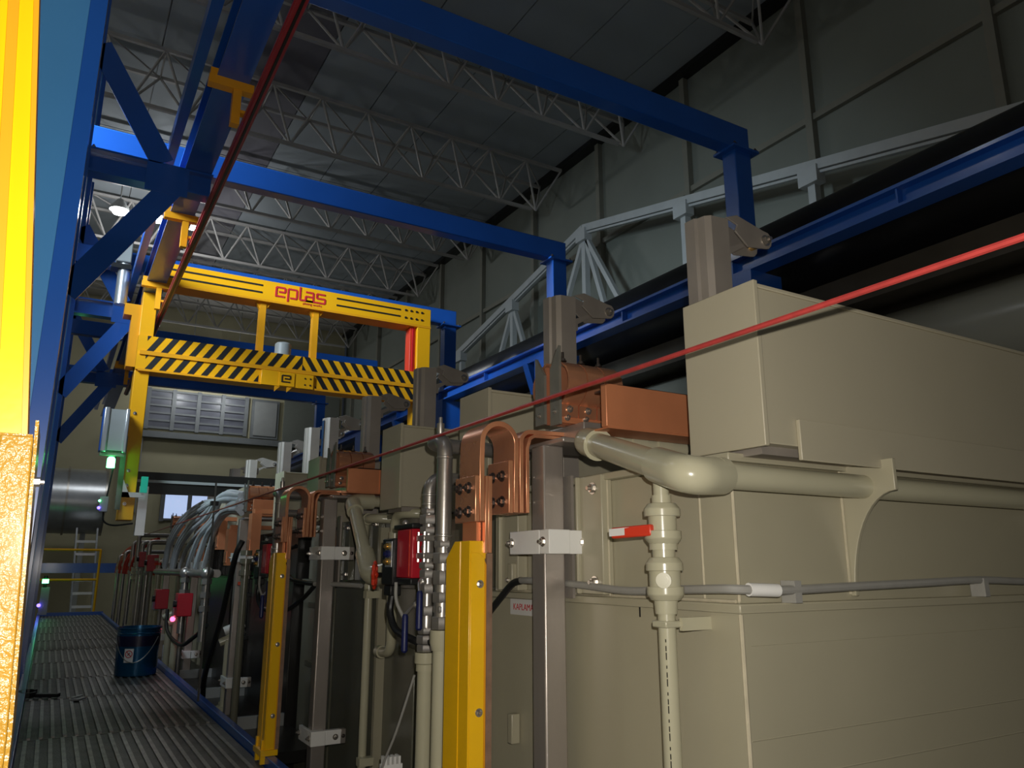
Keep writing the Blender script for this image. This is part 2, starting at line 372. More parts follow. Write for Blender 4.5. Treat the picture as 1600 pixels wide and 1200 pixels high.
# bund tray below the pipes beside the walkway
t = struct(MB().box(0.97, 3.3, 1.0, 16.5, -1.1, -1.0).build('trim_6', 'black_tank')); t['label'] = 'black bund tray below the tanks'
t = struct(MB().box(1.06, 1.40, 4.4, 11.0, -0.16, -0.10).build('trim_7', 'black_tank')); t['label'] = 'black shelf beside the far walkway'
for y in (5.1, 6.4, 7.6): MB().box(1.06, 1.4, y, y + 0.03, -0.1, -0.03).build('rib', 'greybox', t)

# ================================================================ BLUE PORTAL FRAMES AND RAILS
def ibeam(mb, p0, p1, w, h, t=0.012, up=(0, 0, 1)):
    p0 = V(p0); p1 = V(p1); u = V(up) * (h / 2 - t / 2)
    mb.bar(p0 + u, p1 + u, w, t, up); mb.bar(p0 - u, p1 - u, w, t, up); mb.bar(p0, p1, t, h - 2*t, up); return mb
FY = [3.11, 5.19, 7.33, 9.75, 12.1]
for k, y in enumerate(FY):
    near_ = k == 0
    F = thing('portal_frame', f'blue steel portal frame over the tank line, {NTH[k]} to the camera', 'steel frame', (1.7, y, 0), 'blue portal frames')
    MB().box(-0.47, 3.56, y - 0.05, y + 0.05, 3.43, 3.60).build('beam', 'blue', F, 0.006)
    MB().box(3.42, 3.56, y - 0.055, y + 0.055, 2.695, 3.43).build('post', 'blue', F, 0.006)
    MB().box(3.38, 3.60, y - 0.09, y + 0.09, 3.415, 3.43).build('joint_plate', 'blue', F)
    for sx in (3.40, 3.58):
        for sy in (-0.075, 0.075): bolt(F, (sx, y + sy, 3.43), (0, 0, 1), 0.012, 'dark_bolt')
    MB().box(3.36, 3.62, y - 0.16, y + 0.16, -1.35, 2.557).build('lower_column', 'blue', F)
    MB().box(-0.62, -0.47, y - 0.06, y + 0.06, -1.35, 3.60).build('left_post', 'blue', F, 0.006)
for k, y in enumerate((1.78, 4.63, 7.5, 10.4)):
    B = thing('bracket_column', f'blue column with knee-braced arm under the runway beam, {NTH[k]} to the camera', 'column', (-0.2, y, -1.35), 'blue bracket columns')
    MB().box(-0.42, -0.105, y - 0.012, y + 0.012, -1.35, 5.6).build('web', 'blue_mid', B)
    MB().box(-0.105, -0.072, y - 0.05, y + 0.05, -1.35, 5.6).build('flange', 'blue', B)
    MB().box(-0.45, -0.42, y - 0.09, y + 0.09, -1.35, 5.6).build('flange', 'blue', B)
    if k == 0:
        for c_ in list(B.children): c_.location.x += 0.038
        continue
    MB().box(-0.072, 0.585, y - 0.05, y + 0.05, 3.155, 3.168).build('arm_flange', 'blue', B)
    MB().box(-0.072, 0.585, y - 0.05, y + 0.05, 3.02, 3.033).build('arm_flange', 'blue', B)
    MB().box(-0.072, 0.58, y - 0.006, y + 0.006, 3.033, 3.155).build('arm_web', 'blue', B)
    MB().box(0.22, 0.45, y - 0.052, y - 0.046, 2.98, 3.16).build('joint_plate', 'blue', B)
    for (xa, za, xb, zb) in ((-0.10, 3.82, 0.30, 3.168), (0.36, 3.02, -0.10, 2.29)):
        MB().bar((xa, y - 0.045, za), (xb, y - 0.045, zb), 0.010, 0.13, (1, 0, 0)).build('brace', 'blue', B)
        MB().bar((xa + 0.01, y, za - 0.02), (xb, y, zb), 0.09, 0.010, (1, 0, 0)).build('brace_flange', 'blue', B)
    bolt(B, (-0.06, y - 0.03, 3.168), (0, 0, 1), 0.012)
R_ = thing('crane_rail', 'long blue double-flanged crane rail in front of the black duct', 'rail', (3.4, 6, 2.5))
ibeam(MB(), (3.42, -1, 2.615), (3.42, 14, 2.615), 0.12, 0.115, 0.014).build('beam', 'blue', R_)
MB().box(3.395, 3.445, -1, 14, 2.6725, 2.695).build('rail_bar', 'blue', R_)
for y in (0.95, 2.05, 3.13, 4.2, 5.2, 6.3, 7.33, 8.5, 9.75): MB().box(3.37, 3.47, y - 0.035, y - 0.025, 2.572, 2.658).build('stiffener', 'blue', R_)
for y in (5.45, 8.5): MB().prism([(3.35, 2.557), (3.47, 2.557), (3.47, 2.2)], 'y', y, y + 0.08).build('bracket', 'blue', R_)
R2 = thing('runway_beam', 'dark blue overhead runway beam left above the walkway', 'beam', (0.5, 6, 3.17))
ibeam(MB(), (0.50, -1, 3.275), (0.50, 13.6, 3.275), 0.15, 0.21, 0.014).build('beam', 'blue', R2)
o = MB().box(0.325, 0.375, -1, 13.6, 3.27, 3.36).build('tie_beam', 'blue'); tag(o, 'slim blue tie beam left of the overhead runway beam', 'beam')
cb = thing('conductor_rail', 'red enclosed conductor rail hanging below the blue runway beam', 'conductor rail', (0.585, 5, 2.95))
MB().box(0.563, 0.607, -1, 10.6, 2.955, 3.005).build('cover', 'redbar', cb, 0.006)
MB().box(0.557, 0.563, -1, 10.6, 2.966, 2.976).build('lip', 'redbar', cb); MB().box(0.579, 0.591, -1, 10.6, 2.949, 2.955).build('slot', 'black', cb)
for k, y in enumerate([1.9, 3.57, 5.27, 6.75, 8.3, 9.9]):
    H = thing('conductor_hanger', f'orange T-shaped hanger on the runway beam, {NTH[k]} to the camera', 'hanger', (0.5, y, 2.98), 'conductor rail hangers')
    MB().box(0.39, 0.60, y - 0.025, y + 0.025, 3.125, 3.17).build('cross_bar', 'orange', H)
    MB().box(0.505, 0.545, y - 0.022, y + 0.022, 2.94, 3.125).build('stem', 'orange', H)
    MB().box(0.546, 0.600, y - 0.020, y + 0.020, 3.006, 3.022).build('foot', 'orange', H)
    MB().box(0.395, 0.43, y - 0.02, y + 0.02, 3.17, 3.21).build('clamp', 'orange', H)

# ================================================================ DUCTS ON THE RIGHT
o = MB().cyl((4.05, -2, 2.81), (4.05, 15, 2.81), 0.32, seg=40).build('exhaust_duct', 'black_pvc'); tag(o, 'large round black exhaust duct running behind the blue rail', 'duct')
o = MB().cyl((4.1, -2, 2.02), (4.1, 15, 2.02), 0.27, seg=40).build('grey_duct', 'greypvc'); tag(o, 'grey round duct with a bright streak below the black duct', 'duct')
o = MB().box(3.75, 4.3, -2, 15, 2.30, 2.47).build('cable_tray', 'board_dark'); tag(o, 'dark brown cable tray between the black and grey ducts', 'cable tray')
for k in range(4):
    for j, y in enumerate((1.18, 2.37)):
        yy = y + PITCH * k
        if min(abs(yy - f_) for f_ in FY) < 0.33 or abs(yy - 7.1) < 0.3: continue
        D = thing('duct_branch', f'dark tapered duct branch rising from a tank hood, {NTH[k*2+j]} to the camera', 'duct', (3.4, yy, 1.4), 'duct branches')
        MB().prism([(3.05, 1.45), (3.45, 1.45), (3.95, 1.85), (3.95, 2.1), (3.75, 2.1)], 'y', yy - 0.11, yy + 0.11).build('neck', 'greypvc', D)
        MB().box(3.02, 3.48, yy - 0.14, yy + 0.14, 1.43, 1.46).build('flange', 'greypvc', D)

# ================================================================ TRAVELLING CRANE
CY = 7.03
C = thing('transporter_crane', 'yellow travelling crane with hazard-striped lifting beam and red lettering', 'crane', (1.8, CY, 1.2))
up = MB().box(0.50, 3.14, CY, CY + 0.20, 3.28, 3.47).build('top_beam', 'crane', C, 0.004)
MB().box(0.50, 3.14, CY - 0.005, CY + 0.205, 3.262, 3.28).build('bottom_flange', 'orange', up)
for x0, x1 in ((0.62, 1.42), (2.13, 2.80)):
    for z in (3.345, 3.415): MB().box(x0, x1, CY - 0.004, CY, z - 0.008, z + 0.008).build('stripe', 'ink_black', up)
SK = [0]
def stroke(mb, pts, w, y0):
    for a_, b_ in zip(pts, pts[1:]):
        SK[0] += 1; y = y0 - 0.00025 * (SK[0] % 7)
        mb.bar((a_[0], y, a_[1]), (b_[0], y, b_[1]), 0.004, w, ((0, 0, 1) if abs(b_[0]-a_[0]) > abs(b_[1]-a_[1]) else (1, 0, 0)))
    return mb
def logo_e(mb, x, z, w, h, sw, y):
    return stroke(stroke(mb, [(x + w, z), (x, z), (x, z + h), (x + w, z + h), (x + w, z + h*0.5), (x + w*0.3, z + h*0.5)], sw, y), [(x - sw/2, z), (x + sw/2, z)], sw, y)
L = MB(); yl = CY - 0.003; z0, h, w, sw = 3.335, 0.088, 0.082, 0.017
x = 1.545; logo_e(L, x, z0, w, h, sw, yl)
x += w + 0.03; stroke(L, [(x, z0 - 0.04), (x, z0 + h), (x + w, z0 + h), (x + w, z0), (x + 0.02, z0)], sw, yl)
x += w + 0.03; stroke(L, [(x, z0 + h + 0.04), (x, z0), (x + 0.03, z0)], sw, yl)
x += 0.055; stroke(L, [(x, z0 + h), (x + w*0.9, z0 + h), (x + w*0.9, z0), (x, z0), (x, z0 + h*0.5), (x + w*0.9, z0 + h*0.5)], sw, yl)
x += w + 0.025; stroke(L, [(x + w, z0 + h), (x, z0 + h), (x, z0 + h*0.5), (x + w, z0 + h*0.5), (x + w, z0), (x - 0.16, z0)], sw, yl)
L.build('red_lettering', 'ink_red', up, label='red lettering reading eplas')
text_obj('plating works', 0.034, 'ink_red', up, (1.80, CY - 0.003, 3.306), (radians(90), 0, 0), 'small_lettering')
for sx in (2.86, 2.92, 2.98, 3.04):
    for z in (3.34, 3.42): bolt(up, (sx, CY, z), (0, -1, 0), 0.009, 'dark_bolt', 0)
for z in (3.33, 3.43): bolt(up, (0.54, CY, z), (0, -1, 0), 0.011)
MB().box(2.995, 3.14, CY, CY + 0.2, 1.5, 3.28).build('right_leg', 'crane', C, 0.004)
MB().box(2.93, 2.99, CY + 0.04, CY + 0.16, 2.5, 3.26).build('guide_profile', 'redplastic', C, 0.004)
MB().box(2.955, 2.965, CY + 0.03, CY + 0.04, 2.5, 3.26).build('guide_slot', 'red', C)
lg = MB().box(0.43, 0.545, CY, CY + 0.2, 1.22, 3.28).build('left_leg', 'crane', C, 0.004)
for z in (1.35, 1.5, 1.62, 2.1): bolt(lg, (0.47, CY, z), (0, -1, 0), 0.010)
for xx in (1.42, 1.92):
    MB().box(xx, xx + 0.055, CY + 0.04, CY + 0.12, 2.77, 3.27).build('strut', 'orange', C)
    MB().prism([(xx - 0.04, 3.262), (xx + 0.10, 3.262), (xx + 0.055, 3.2), (xx, 3.2)], 'y', CY + 0.05, CY + 0.10).build('gusset', 'orange', C)
LB = MB().box(0.43, 2.99, CY - 0.02, CY + 0.14, 2.475, 2.775).build('lifting_beam', 'crane', C)
MB().box(0.45, 2.99, CY - 0.035, CY - 0.02, 2.605, 2.640).build('middle_rib', 'orange', LB)
MB().box(0.45, 2.99, CY - 0.035, CY + 0.14, 2.462, 2.480).build('lower_rib', 'orange', LB)
def hazard(x0, x1, z0, z1, lean, period, off=0.0):
    n = int((x1 - x0) / period) + 3; hgt = z1 - z0; dx = lean * hgt
    for k in range(-2, n):
        xa = x0 + off + k * period
        q = [(xa, z0), (xa + period * 0.47, z0), (xa + period * 0.47 + dx, z1), (xa + dx, z1)]
        # clip to the field
        def clip(poly, xc, keep):
            out = []
            for i in range(len(poly)):
                p, r_ = poly[i], poly[(i+1) % len(poly)]; ip = keep(p[0], xc); iq = keep(r_[0], xc)
                if ip: out.append(p)
                if ip != iq:
                    t = (xc - p[0]) / (r_[0] - p[0]); out.append((xc, p[1] + t * (r_[1] - p[1])))
            return out
        q = clip(q, x0, lambda a_, c: a_ >= c); q = clip(q, x1, lambda a_, c: a_ <= c) if q else q
        if len(q) > 2 and max(a_[0] for a_ in q) - min(a_[0] for a_ in q) > 0.01:
            MB().prism(q, 'y', CY - 0.0225, CY - 0.02).build('hazard_stripe', 'ink_black', LB)
hazard(0.50, 1.83, 2.640, 2.775, 0.65, 0.112); hazard(1.83, 2.985, 2.640, 2.775, -0.65, 0.112, 0.10)
hazard(0.50, 1.44, 2.480, 2.605, 0.65, 0.112); hazard(1.96, 2.985, 2.480, 2.605, -0.65, 0.112, 0.08)
pl = MB().box(1.46, 1.94, CY - 0.045, CY - 0.02, 2.462, 2.60).build('centre_plate', 'crane', LB, 0.003)
MB().box(1.62, 1.76, CY - 0.053, CY - 0.045, 2.468, 2.597).build('badge', 'crane', LB)
logo_e(MB(), 1.645, 2.505, 0.075, 0.06, 0.011, CY - 0.055).build('badge_emblem', 'ink_black', LB)
for xx in (1.585, 1.695): MB().prism([(xx, 2.462), (xx + 0.05, 2.462), (xx, 2.41)], 'y', CY - 0.04, CY - 0.03).build('hook_lug', 'orange', LB)
for sx in (1.86, 1.91):
    for z in (2.50, 2.56): bolt(LB, (sx, CY - 0.045, z), (0, -1, 0), 0.006, 'dark_bolt', 0)
mt = MB().lathe((1.66, CY + 0.06, 2.775), (0, 0, 1), [(0, 0.075), (0.11, 0.075), (0.125, 0.06)], 20).build('motor', 'greybox', C)
# left end carriage
MB().box(0.30, 0.43, CY + 0.02, CY + 0.18, 2.95, 3.05).build('carriage', 'orange', C)
MB().box(0.36, 0.43, CY + 0.02, CY + 0.18, 2.5, 2.95).build('carriage_bracket', 'orange', C)
MB().box(0.40, 0.44, CY - 0.02, CY + 0.0, 1.3, 1.9).build('cable_strip', 'spade', C)
MB().box(0.44, 0.60, CY - 0.06, CY - 0.02, 1.40, 1.44).build('sensor_arm', 'alu', C); MB().prism([(0.44, 1.40), (0.50, 1.40), (0.44, 1.54)], 'y', CY - 0.06, CY - 0.03).build('arm_gusset', 'alu', C)
MB().box(0.57, 0.62, CY - 0.08, CY - 0.03, 1.44, 1.57).build('sensor', 'teal', C)
MB().box(0.57, 0.64, CY + 0.02, CY + 0.1, 1.1, 1.5).build('foot_guide', 'alu', C)
# motor with brake above the left side
mo = thing('hoist_motor', 'grey hoist motor beside the blue runway beam', 'motor', (0.27, 7.08, 3.05))
MB().box(0.19, 0.31, 7.06, 7.2, 3.42, 3.62).build('housing', 'greybox', mo, 0.01); MB().cyl((0.265, 7.13, 3.05), (0.265, 7.13, 3.42), 0.05).build('shaft_tube', 'alu', mo)
MB().box(0.16, 0.315, 7.06, 7.2, 3.36, 3.40).build('flange', 'black', mo)
# control cabinet with beacon
cab = thing('control_cabinet', 'tall silver control cabinet hanging left of the yellow crane leg', 'cabinet', (0.33, 6.9, 1.74))
MB().box(0.255, 0.42, 6.86, 7.0, 1.755, 2.09).build('body', 'greybox', cab)
MB().box(0.24, 0.28, 6.845, 7.0, 1.74, 2.10).build('left_edge', 'alu', cab, 0.008); MB().box(0.395, 0.425, 6.845, 7.0, 1.74, 2.10).build('right_edge', 'alu', cab, 0.008)
MB().box(0.232, 0.24, 6.86, 7.0, 1.75, 2.09).build('side_panel', 'blue', cab)
bc = thing('beacon', 'glowing green signal beacon under the control cabinet', 'beacon', (0.32, 6.88, 1.6))
MB().lathe((0.33, 6.89, 1.62), (0, 0, 1), [(0, 0.03), (0.07, 0.03), (0.085, 0.02)], 14).build('lens', 'green_led', bc)
MB().box(0.24, 0.42, 6.87, 6.92, 1.715, 1.735).build('bracket', 'spade', bc)
lamp('beacon_light', 'POINT', (0.33, 6.83, 1.66), 0.5, (0.1, 1.0, 0.3), 0.03)
pd = thing('pendant_box', 'small grey pendant control box hanging on a cable', 'control box', (0.31, 6.9, 1.28))
MB().box(0.285, 0.345, 6.87, 6.93, 1.27, 1.39).build('box', 'greybox', pd, 0.004)
MB().tube(spline([(0.36, 6.9, 1.72), (0.345, 6.9, 1.55), (0.33, 6.9, 1.39)]), 0.006, 8).build('cable', 'black', pd)
MB().tube(spline([(0.32, 6.9, 1.27), (0.33, 6.9, 1.2), (0.40, 6.9, 1.17), (0.54, 6.95, 1.19)]), 0.007, 8).build('cable', 'black', pd)
MB().sphere((0.282, 6.865, 1.30), 0.012).build('blue_lamp', 'blue_led', pd); MB().sphere((0.282, 6.865, 1.355), 0.009).build('green_lamp', 'green_led', pd)
# black load bar carried across the line
fb = thing('load_bar', 'black load bar with a grey edge hanging across the tank line', 'bar', (1.5, 7.28, 1.46))
MB().box(0.45, 3.1, 7.245, 7.33, 1.463, 1.642).build('bar', 'black_tank', fb); MB().box(0.546, 2.99, 7.232, 7.245, 1.552, 1.575).build('edge_strip', 'greybox', fb)

# far end of the walkway: railing, ladder, silver duct, beacon post, beams
rl = thing('guard_railing', 'thin yellow tube railing across the far end of the walkway', 'railing', (0.35, 16.7, 0))
for z in (1.16, 0.62): MB().cyl((-0.15, 16.7, z), (0.82, 16.7, z), 0.022, seg=10).build('rail', 'crane', rl)
for xx in (-0.14, 0.81): MB().cyl((xx, 16.7, 0.0), (xx, 16.7, 1.16), 0.022, seg=10).build('post', 'crane', rl)
o = MB().box(-0.4, 1.2, 17.0, 17.1, 0.74, 0.92).build('cross_beam', 'blue'); tag(o, 'blue cross beam behind the yellow railing', 'beam')
ld = thing('ladder', 'aluminium ladder leaning behind the yellow railing', 'ladder', (0.65, 17.6, -1.35))
for a_ in (0, 1): MB().bar((0.50 + 0.37*a_, 17.4, -1.35), (0.40 + 0.37*a_, 18.2, 1.62), 0.03, 0.07).build('stile', 'alu', ld)
for k in range(11):
    t = 0.06 + 0.085 * k; xx = 0.50 - 0.10*t; yy = 17.4 + 0.8*t; zz = -1.35 + 2.97*t
    MB().box(xx, xx + 0.37, yy - 0.03, yy + 0.03, zz - 0.025, zz + 0.025).build('rung', 'alu', ld)
sd = thing('silver_duct', 'large silver-clad round duct at the far end of the hall', 'duct', (0.1, 19, 1.4))
for x0, x1 in ((-0.9, 0.13), (0.17, 0.86)): MB().cyl((x0, 19.4, 2.25), (x1, 19.4, 2.25), 0.70, seg=32).build('section', 'alu', sd)
for xx in (-0.7, 0.5): MB().box(xx, xx + 0.1, 19.3, 19.5, -1.35, 1.6).build('leg', 'greybox', sd)
for xx in (0.13, 0.86): MB().cyl((xx, 19.4, 2.25), (xx + 0.04, 19.4, 2.25), 0.735, seg=32).build('band', 'chrome', sd)
bp = thing('beacon_post', 'grey machine post with green beacon at the end of the walkway', 'beacon', (-0.02, 16.2, 0))
MB().box(-0.07, 0.06, 16.15, 16.3, 0.04, 0.5).build('body', 'greybox', bp); MB().cyl((-0.02, 16.2, 0.57), (-0.02, 16.2, 0.64), 0.05).build('lens', 'green_led', bp); MB().cyl((-0.02, 16.2, 0.5), (-0.02, 16.2, 0.7), 0.03).build('stem', 'black', bp)
lamp('beacon_post_light', 'POINT', (-0.02, 16.0, 0.62), 0.4, (0.1, 1.0, 0.3), 0.04)
MB().sphere((-0.075, 16.13, 0.2), 0.03).build('violet_lamp', 'blue_led', bp)
# high-bay lamps and rear tubes
for k, (x, y) in enumerate(((0.33, 14.0), (0.94, 14.0), (1.5, 14.0))):
    Hb = thing('high_bay_lamp', ['lit white high-bay lamp hung left of the blue brace', 'lit white high-bay lamp under the blue brace, middle of three', 'lit white high-bay lamp right beside the red conductor rail'][k], 'lamp', (x, y, 6.8), 'high-bay lamps')
    MB().lathe((x, y, 6.86), (0, 0, 1), [(0, 0.16), (0.05, 0.15), (0.2, 0.05)], 18).build('shade', 'greybox', Hb)
    MB().lathe((x, y, 6.80), (0, 0, 1), [(0, 0.10), (0.06, 0.13)], 18).build('lens', 'tube', Hb)
    MB().cyl((x, y, 7.06), (x, y, 7.75), 0.012, seg=6).build('hanging_rod', 'greybox', Hb)
    lamp('high_bay_light', 'POINT', (x, y, 6.70), 36, (0.95, 0.98, 1.0), 0.12)
# more of the same lamps over the left aisle and behind the viewer (outside the picture)
for k, (x, y) in enumerate(((-3.6, 5.0), (-3.6, 9.5), (-3.6, 14.0), (-2.2, -1.5))):
    Hb = thing('high_bay_lamp', ['lit high-bay lamp over the left aisle, first row', 'lit high-bay lamp over the left aisle, second row', 'lit high-bay lamp over the left aisle, third row', 'lit high-bay lamp behind the viewer'][k], 'lamp', (x, y, 6.8), 'high-bay lamps')
    MB().lathe((x, y, 6.86), (0, 0, 1), [(0, 0.16), (0.05, 0.15), (0.2, 0.05)], 18).build('shade', 'greybox', Hb)
    MB().lathe((x, y, 6.80), (0, 0, 1), [(0, 0.10), (0.06, 0.13)], 18).build('lens', 'tube', Hb)
    lamp('high_bay_light', 'POINT', (x, y, 6.70), 36, (0.95, 0.98, 1.0), 0.12)
for k, x in enumerate((2.6, 3.75)):
    tb = thing('tube_lamp', ['lit fluorescent tube lamp over the rear window, left one', 'lit fluorescent tube lamp over the rear window, right one'][k], 'lamp', (x, 21.0, 5.55), 'rear tube lamps')
    MB().box(x - 0.5, x + 0.5, 20.95, 21.05, 5.56, 5.62).build('batten', 'greybox', tb); MB().cyl((x, 21.0, 5.62), (x, 21.0, 7.81), 0.012, seg=6).build('hanging_rod', 'greybox', tb); MB().cyl((x - 0.48, 21, 5.53), (x + 0.48, 21, 5.53), 0.022, seg=10).build('tube', 'tube', tb)
    lamp('tube_light', 'POINT', (x, 20.9, 5.45), 22, (0.95, 0.98, 1.0), 0.1)

# ================================================================ YELLOW UPRIGHT AT THE LEFT EDGE
yp = thing('yellow_upright', 'tall yellow painted upright close by on the left, over an angle-iron foot', 'post', (-0.06, 0.92, 0.036))
MB().prism([(-0.17, 0.976), (-0.0385, 0.976), (-0.108, 1.66), (-0.24, 1.66)], 'y', 0.90, 0.915).build('front_plate', 'yellow', yp)
MB().prism([(-0.0385, 0.976), (-0.0335, 0.976), (-0.103, 1.66), (-0.108, 1.66)], 'y', 0.893, 0.96).build('side_plate', 'orange', yp)  # darker orange puts the shade of this side into its colour
MB().prism([(-0.070, 0.972), (-0.060, 0.972), (-0.118, 1.66), (-0.128, 1.66)], 'y', 0.893, 0.90).build('stiffening_rib', 'orange', yp)  # darker strip added for a reflection on the yellow plate
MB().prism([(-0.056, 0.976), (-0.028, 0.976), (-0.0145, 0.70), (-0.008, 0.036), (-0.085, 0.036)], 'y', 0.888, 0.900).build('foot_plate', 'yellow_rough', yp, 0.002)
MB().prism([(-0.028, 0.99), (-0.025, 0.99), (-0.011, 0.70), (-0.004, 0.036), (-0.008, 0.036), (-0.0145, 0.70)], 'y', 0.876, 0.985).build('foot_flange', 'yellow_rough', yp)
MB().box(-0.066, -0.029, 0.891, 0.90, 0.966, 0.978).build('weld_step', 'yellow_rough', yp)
bolt(yp, (-0.0235, 0.93, 0.935), (1, 0, 0), 0.005)

# ================================================================ TANK LINE
def tank(k, y0, y1, xf, m, name, lab, near=False):
    T = thing(name, lab, 'tank', (2.2, (y0 + y1) / 2, -1.0), 'process tanks')
    MB().box(xf, 3.1, y0, y1, -1.0, 0.765).build('lower_body', m, T, 0.004)
    MB().box(xf + 0.02, 3.1, y0 + 0.02, y1 - 0.02, 0.765, 1.07).build('upper_body', m, T, 0.003)
    MB().box(xf - 0.012, 3.11, y0 - 0.012, y1 + 0.012, 0.758, 0.777).build('ledge', m, T, 0.003)
    MB().box(xf - 0.005, 3.1, y0 + 0.0, y1 - 0.0, 1.07, 1.088).build('rim', m, T, 0.003)
    return T
ORD = ['first', 'second', 'third', 'fourth', 'fifth']
tanks = []
for k in range(5):
    dy = PITCH * k
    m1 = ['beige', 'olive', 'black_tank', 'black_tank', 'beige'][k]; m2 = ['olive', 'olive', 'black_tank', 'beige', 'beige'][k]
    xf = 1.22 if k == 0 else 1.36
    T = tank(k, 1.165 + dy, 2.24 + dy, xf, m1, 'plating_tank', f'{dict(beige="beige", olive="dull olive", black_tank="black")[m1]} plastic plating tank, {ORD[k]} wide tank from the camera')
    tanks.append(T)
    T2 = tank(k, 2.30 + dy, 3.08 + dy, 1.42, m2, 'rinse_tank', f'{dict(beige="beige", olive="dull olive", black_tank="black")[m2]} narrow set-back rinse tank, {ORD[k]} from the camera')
    # ribs and fixing brackets on the wide tank
    for yb in (1.60, 2.02):
        b = MB().box(xf - 0.025, xf + 0.02, yb + dy + 0.095, yb + dy + 0.105, 0.782, 1.085)
        b.box(xf - 0.015, xf + 0.02, yb + dy, yb + dy + 0.10, 0.782, 1.085)
        br = b.build('fixing_bracket', m1, T, 0.003)
        if k < 2:
            for z in (0.812, 1.05): bolt(br, (xf - 0.015, yb + dy + 0.035, z), (-1, 0, 0), 0.011)
    for yb in (2.36, 2.72): MB().box(1.39, 1.42, yb + dy, yb + dy + 0.10, -0.9, 1.05).build('rib', m2, T2, 0.003)
    if k < 3:
        for z in (0.30, 0.62): MB().box(1.33, 1.42, 2.50 + dy, 2.66 + dy, z, z + 0.03).build('shelf', m2, T2, 0.003)
T = tanks[0]
# weld lines and details of the nearest tank
MB().tube([(1.245, 1.166, 0.694), (2.2, 1.166, 0.694), (3.1, 1.166, 0.694)], 0.0016, 6).build('weld_line', 'beige', T)
for z in (0.517, 0.44): MB().tube([(1.23, 1.166, z), (2.2, 1.166, z), (3.1, 1.166, z)], 0.0022, 6).build('weld_line', 'beige', T)
MB().tube([(1.224, 1.168, 0.755), (1.224, 1.168, -0.9)], 0.005, 8).build('corner_weld', 'weld', T)
MB().tube([(1.243, 1.187, 0.78), (1.243, 1.187, 1.07)], 0.004, 8).build('corner_weld', 'weld', T)
MB().tube([(1.241, 1.284, 0.78), (1.241, 1.284, 1.068)], 0.0035, 8).build('seam_weld', 'weld', T)
MB().tube([(1.225, 1.60, 0.78), (1.225, 1.60, 1.085)], 0.0025, 8).build('seam_weld', 'weld', T)
MB().tube([(1.235, 1.19, 0.780), (1.235, 1.45, 0.780), (1.235, 2.2, 0.780)], 0.004, 8).build('ledge_weld', 'weld', T)
MB().box(1.2185, 1.2205, 1.478, 1.482, 0.735, 0.758).build('pen_mark', 'ink_black', T)
# curved support gussets below the nearest hood
for xg in (1.60, 2.55):
    arc = [(1.186, 1.088), (1.186, 0.785)] + [(1.046 + 0.126 * cos(i / 12 * pi / 2), 0.785 + 0.232 * sin(i / 12 * pi / 2)) for i in range(13)] + [(1.046, 1.088)]
    MB().prism(arc, 'x', xg, xg + 0.012).build('gusset', 'beige', T, 0.002)
    MB().tube([(xg - 0.003, 1.183, 0.79), (xg - 0.003, 1.183, 1.07)], 0.003, 6).build('seam_weld', 'weld', T)
# the second bracketed tank front carries a label
sg = thing('tank_sticker', 'small white sticker with red letters on the nearest tank', 'sticker', (1.218, 2.02, 0.69))
MB().box(1.2175, 1.2195, 1.935, 2.085, 0.712, 0.757).build('paper', 'label', sg)
text_obj('KAPLAMA', 0.026, 'ink_red', sg, (1.2172, 2.01, 0.734), (radians(90), 0, radians(-90)), 'red_lettering', 0.0003, 'CENTER')
for z0, z1 in ((0.79, 0.86), (0.36, 0.44)):
    o = MB().box(1.19, 1.218, 2.03, 2.055, z0, z1).build('plastic_lug', 'beige', T, 0.003)

# hood boxes (lip extraction) across the tanks
HOODS = []
for k in range(5):
    for j, yh in enumerate((1.083, 2.265)):
        y = yh + PITCH * k; i = 2*k + j
        Hd = thing('exhaust_hood', f'beige box-shaped exhaust hood across the tanks, {NTH[i]} to the camera', 'hood', (2.2, y + 0.1, 1.09), 'exhaust hoods')
        b = MB().box(1.245, 3.15, y, y + 0.207, 1.098, 1.437).build('body', 'beige2', Hd, 0.002)
        MB().box(1.232, 1.245, y - 0.006, y + 0.213, 1.092, 1.452).build('end_plate', 'beige2', Hd, 0.002)
        MB().box(1.245, 3.15, y - 0.004, y + 0.211, 1.437, 1.446).build('lid_lip', 'beige2', Hd, 0.002)
        fl = MB().box(1.335, 3.15, y - 0.010, y, 1.068, 1.155).build('flap', 'beige2', Hd, 0.002)
        MB().box(1.26, 3.1, y + 0.03, y + 0.18, 1.080, 1.098).build('seal', 'steel_raw', Hd)
# copper pull cord along the tanks: emergency cord
rp = MB().cyl((0.93, -0.6, 1.223), (0.93, 9.8, 1.215), 0.0048, seg=8).build('pull_cord', 'rope'); tag(rp, 'thin red emergency pull cord stretched along the tank fronts', 'cord')

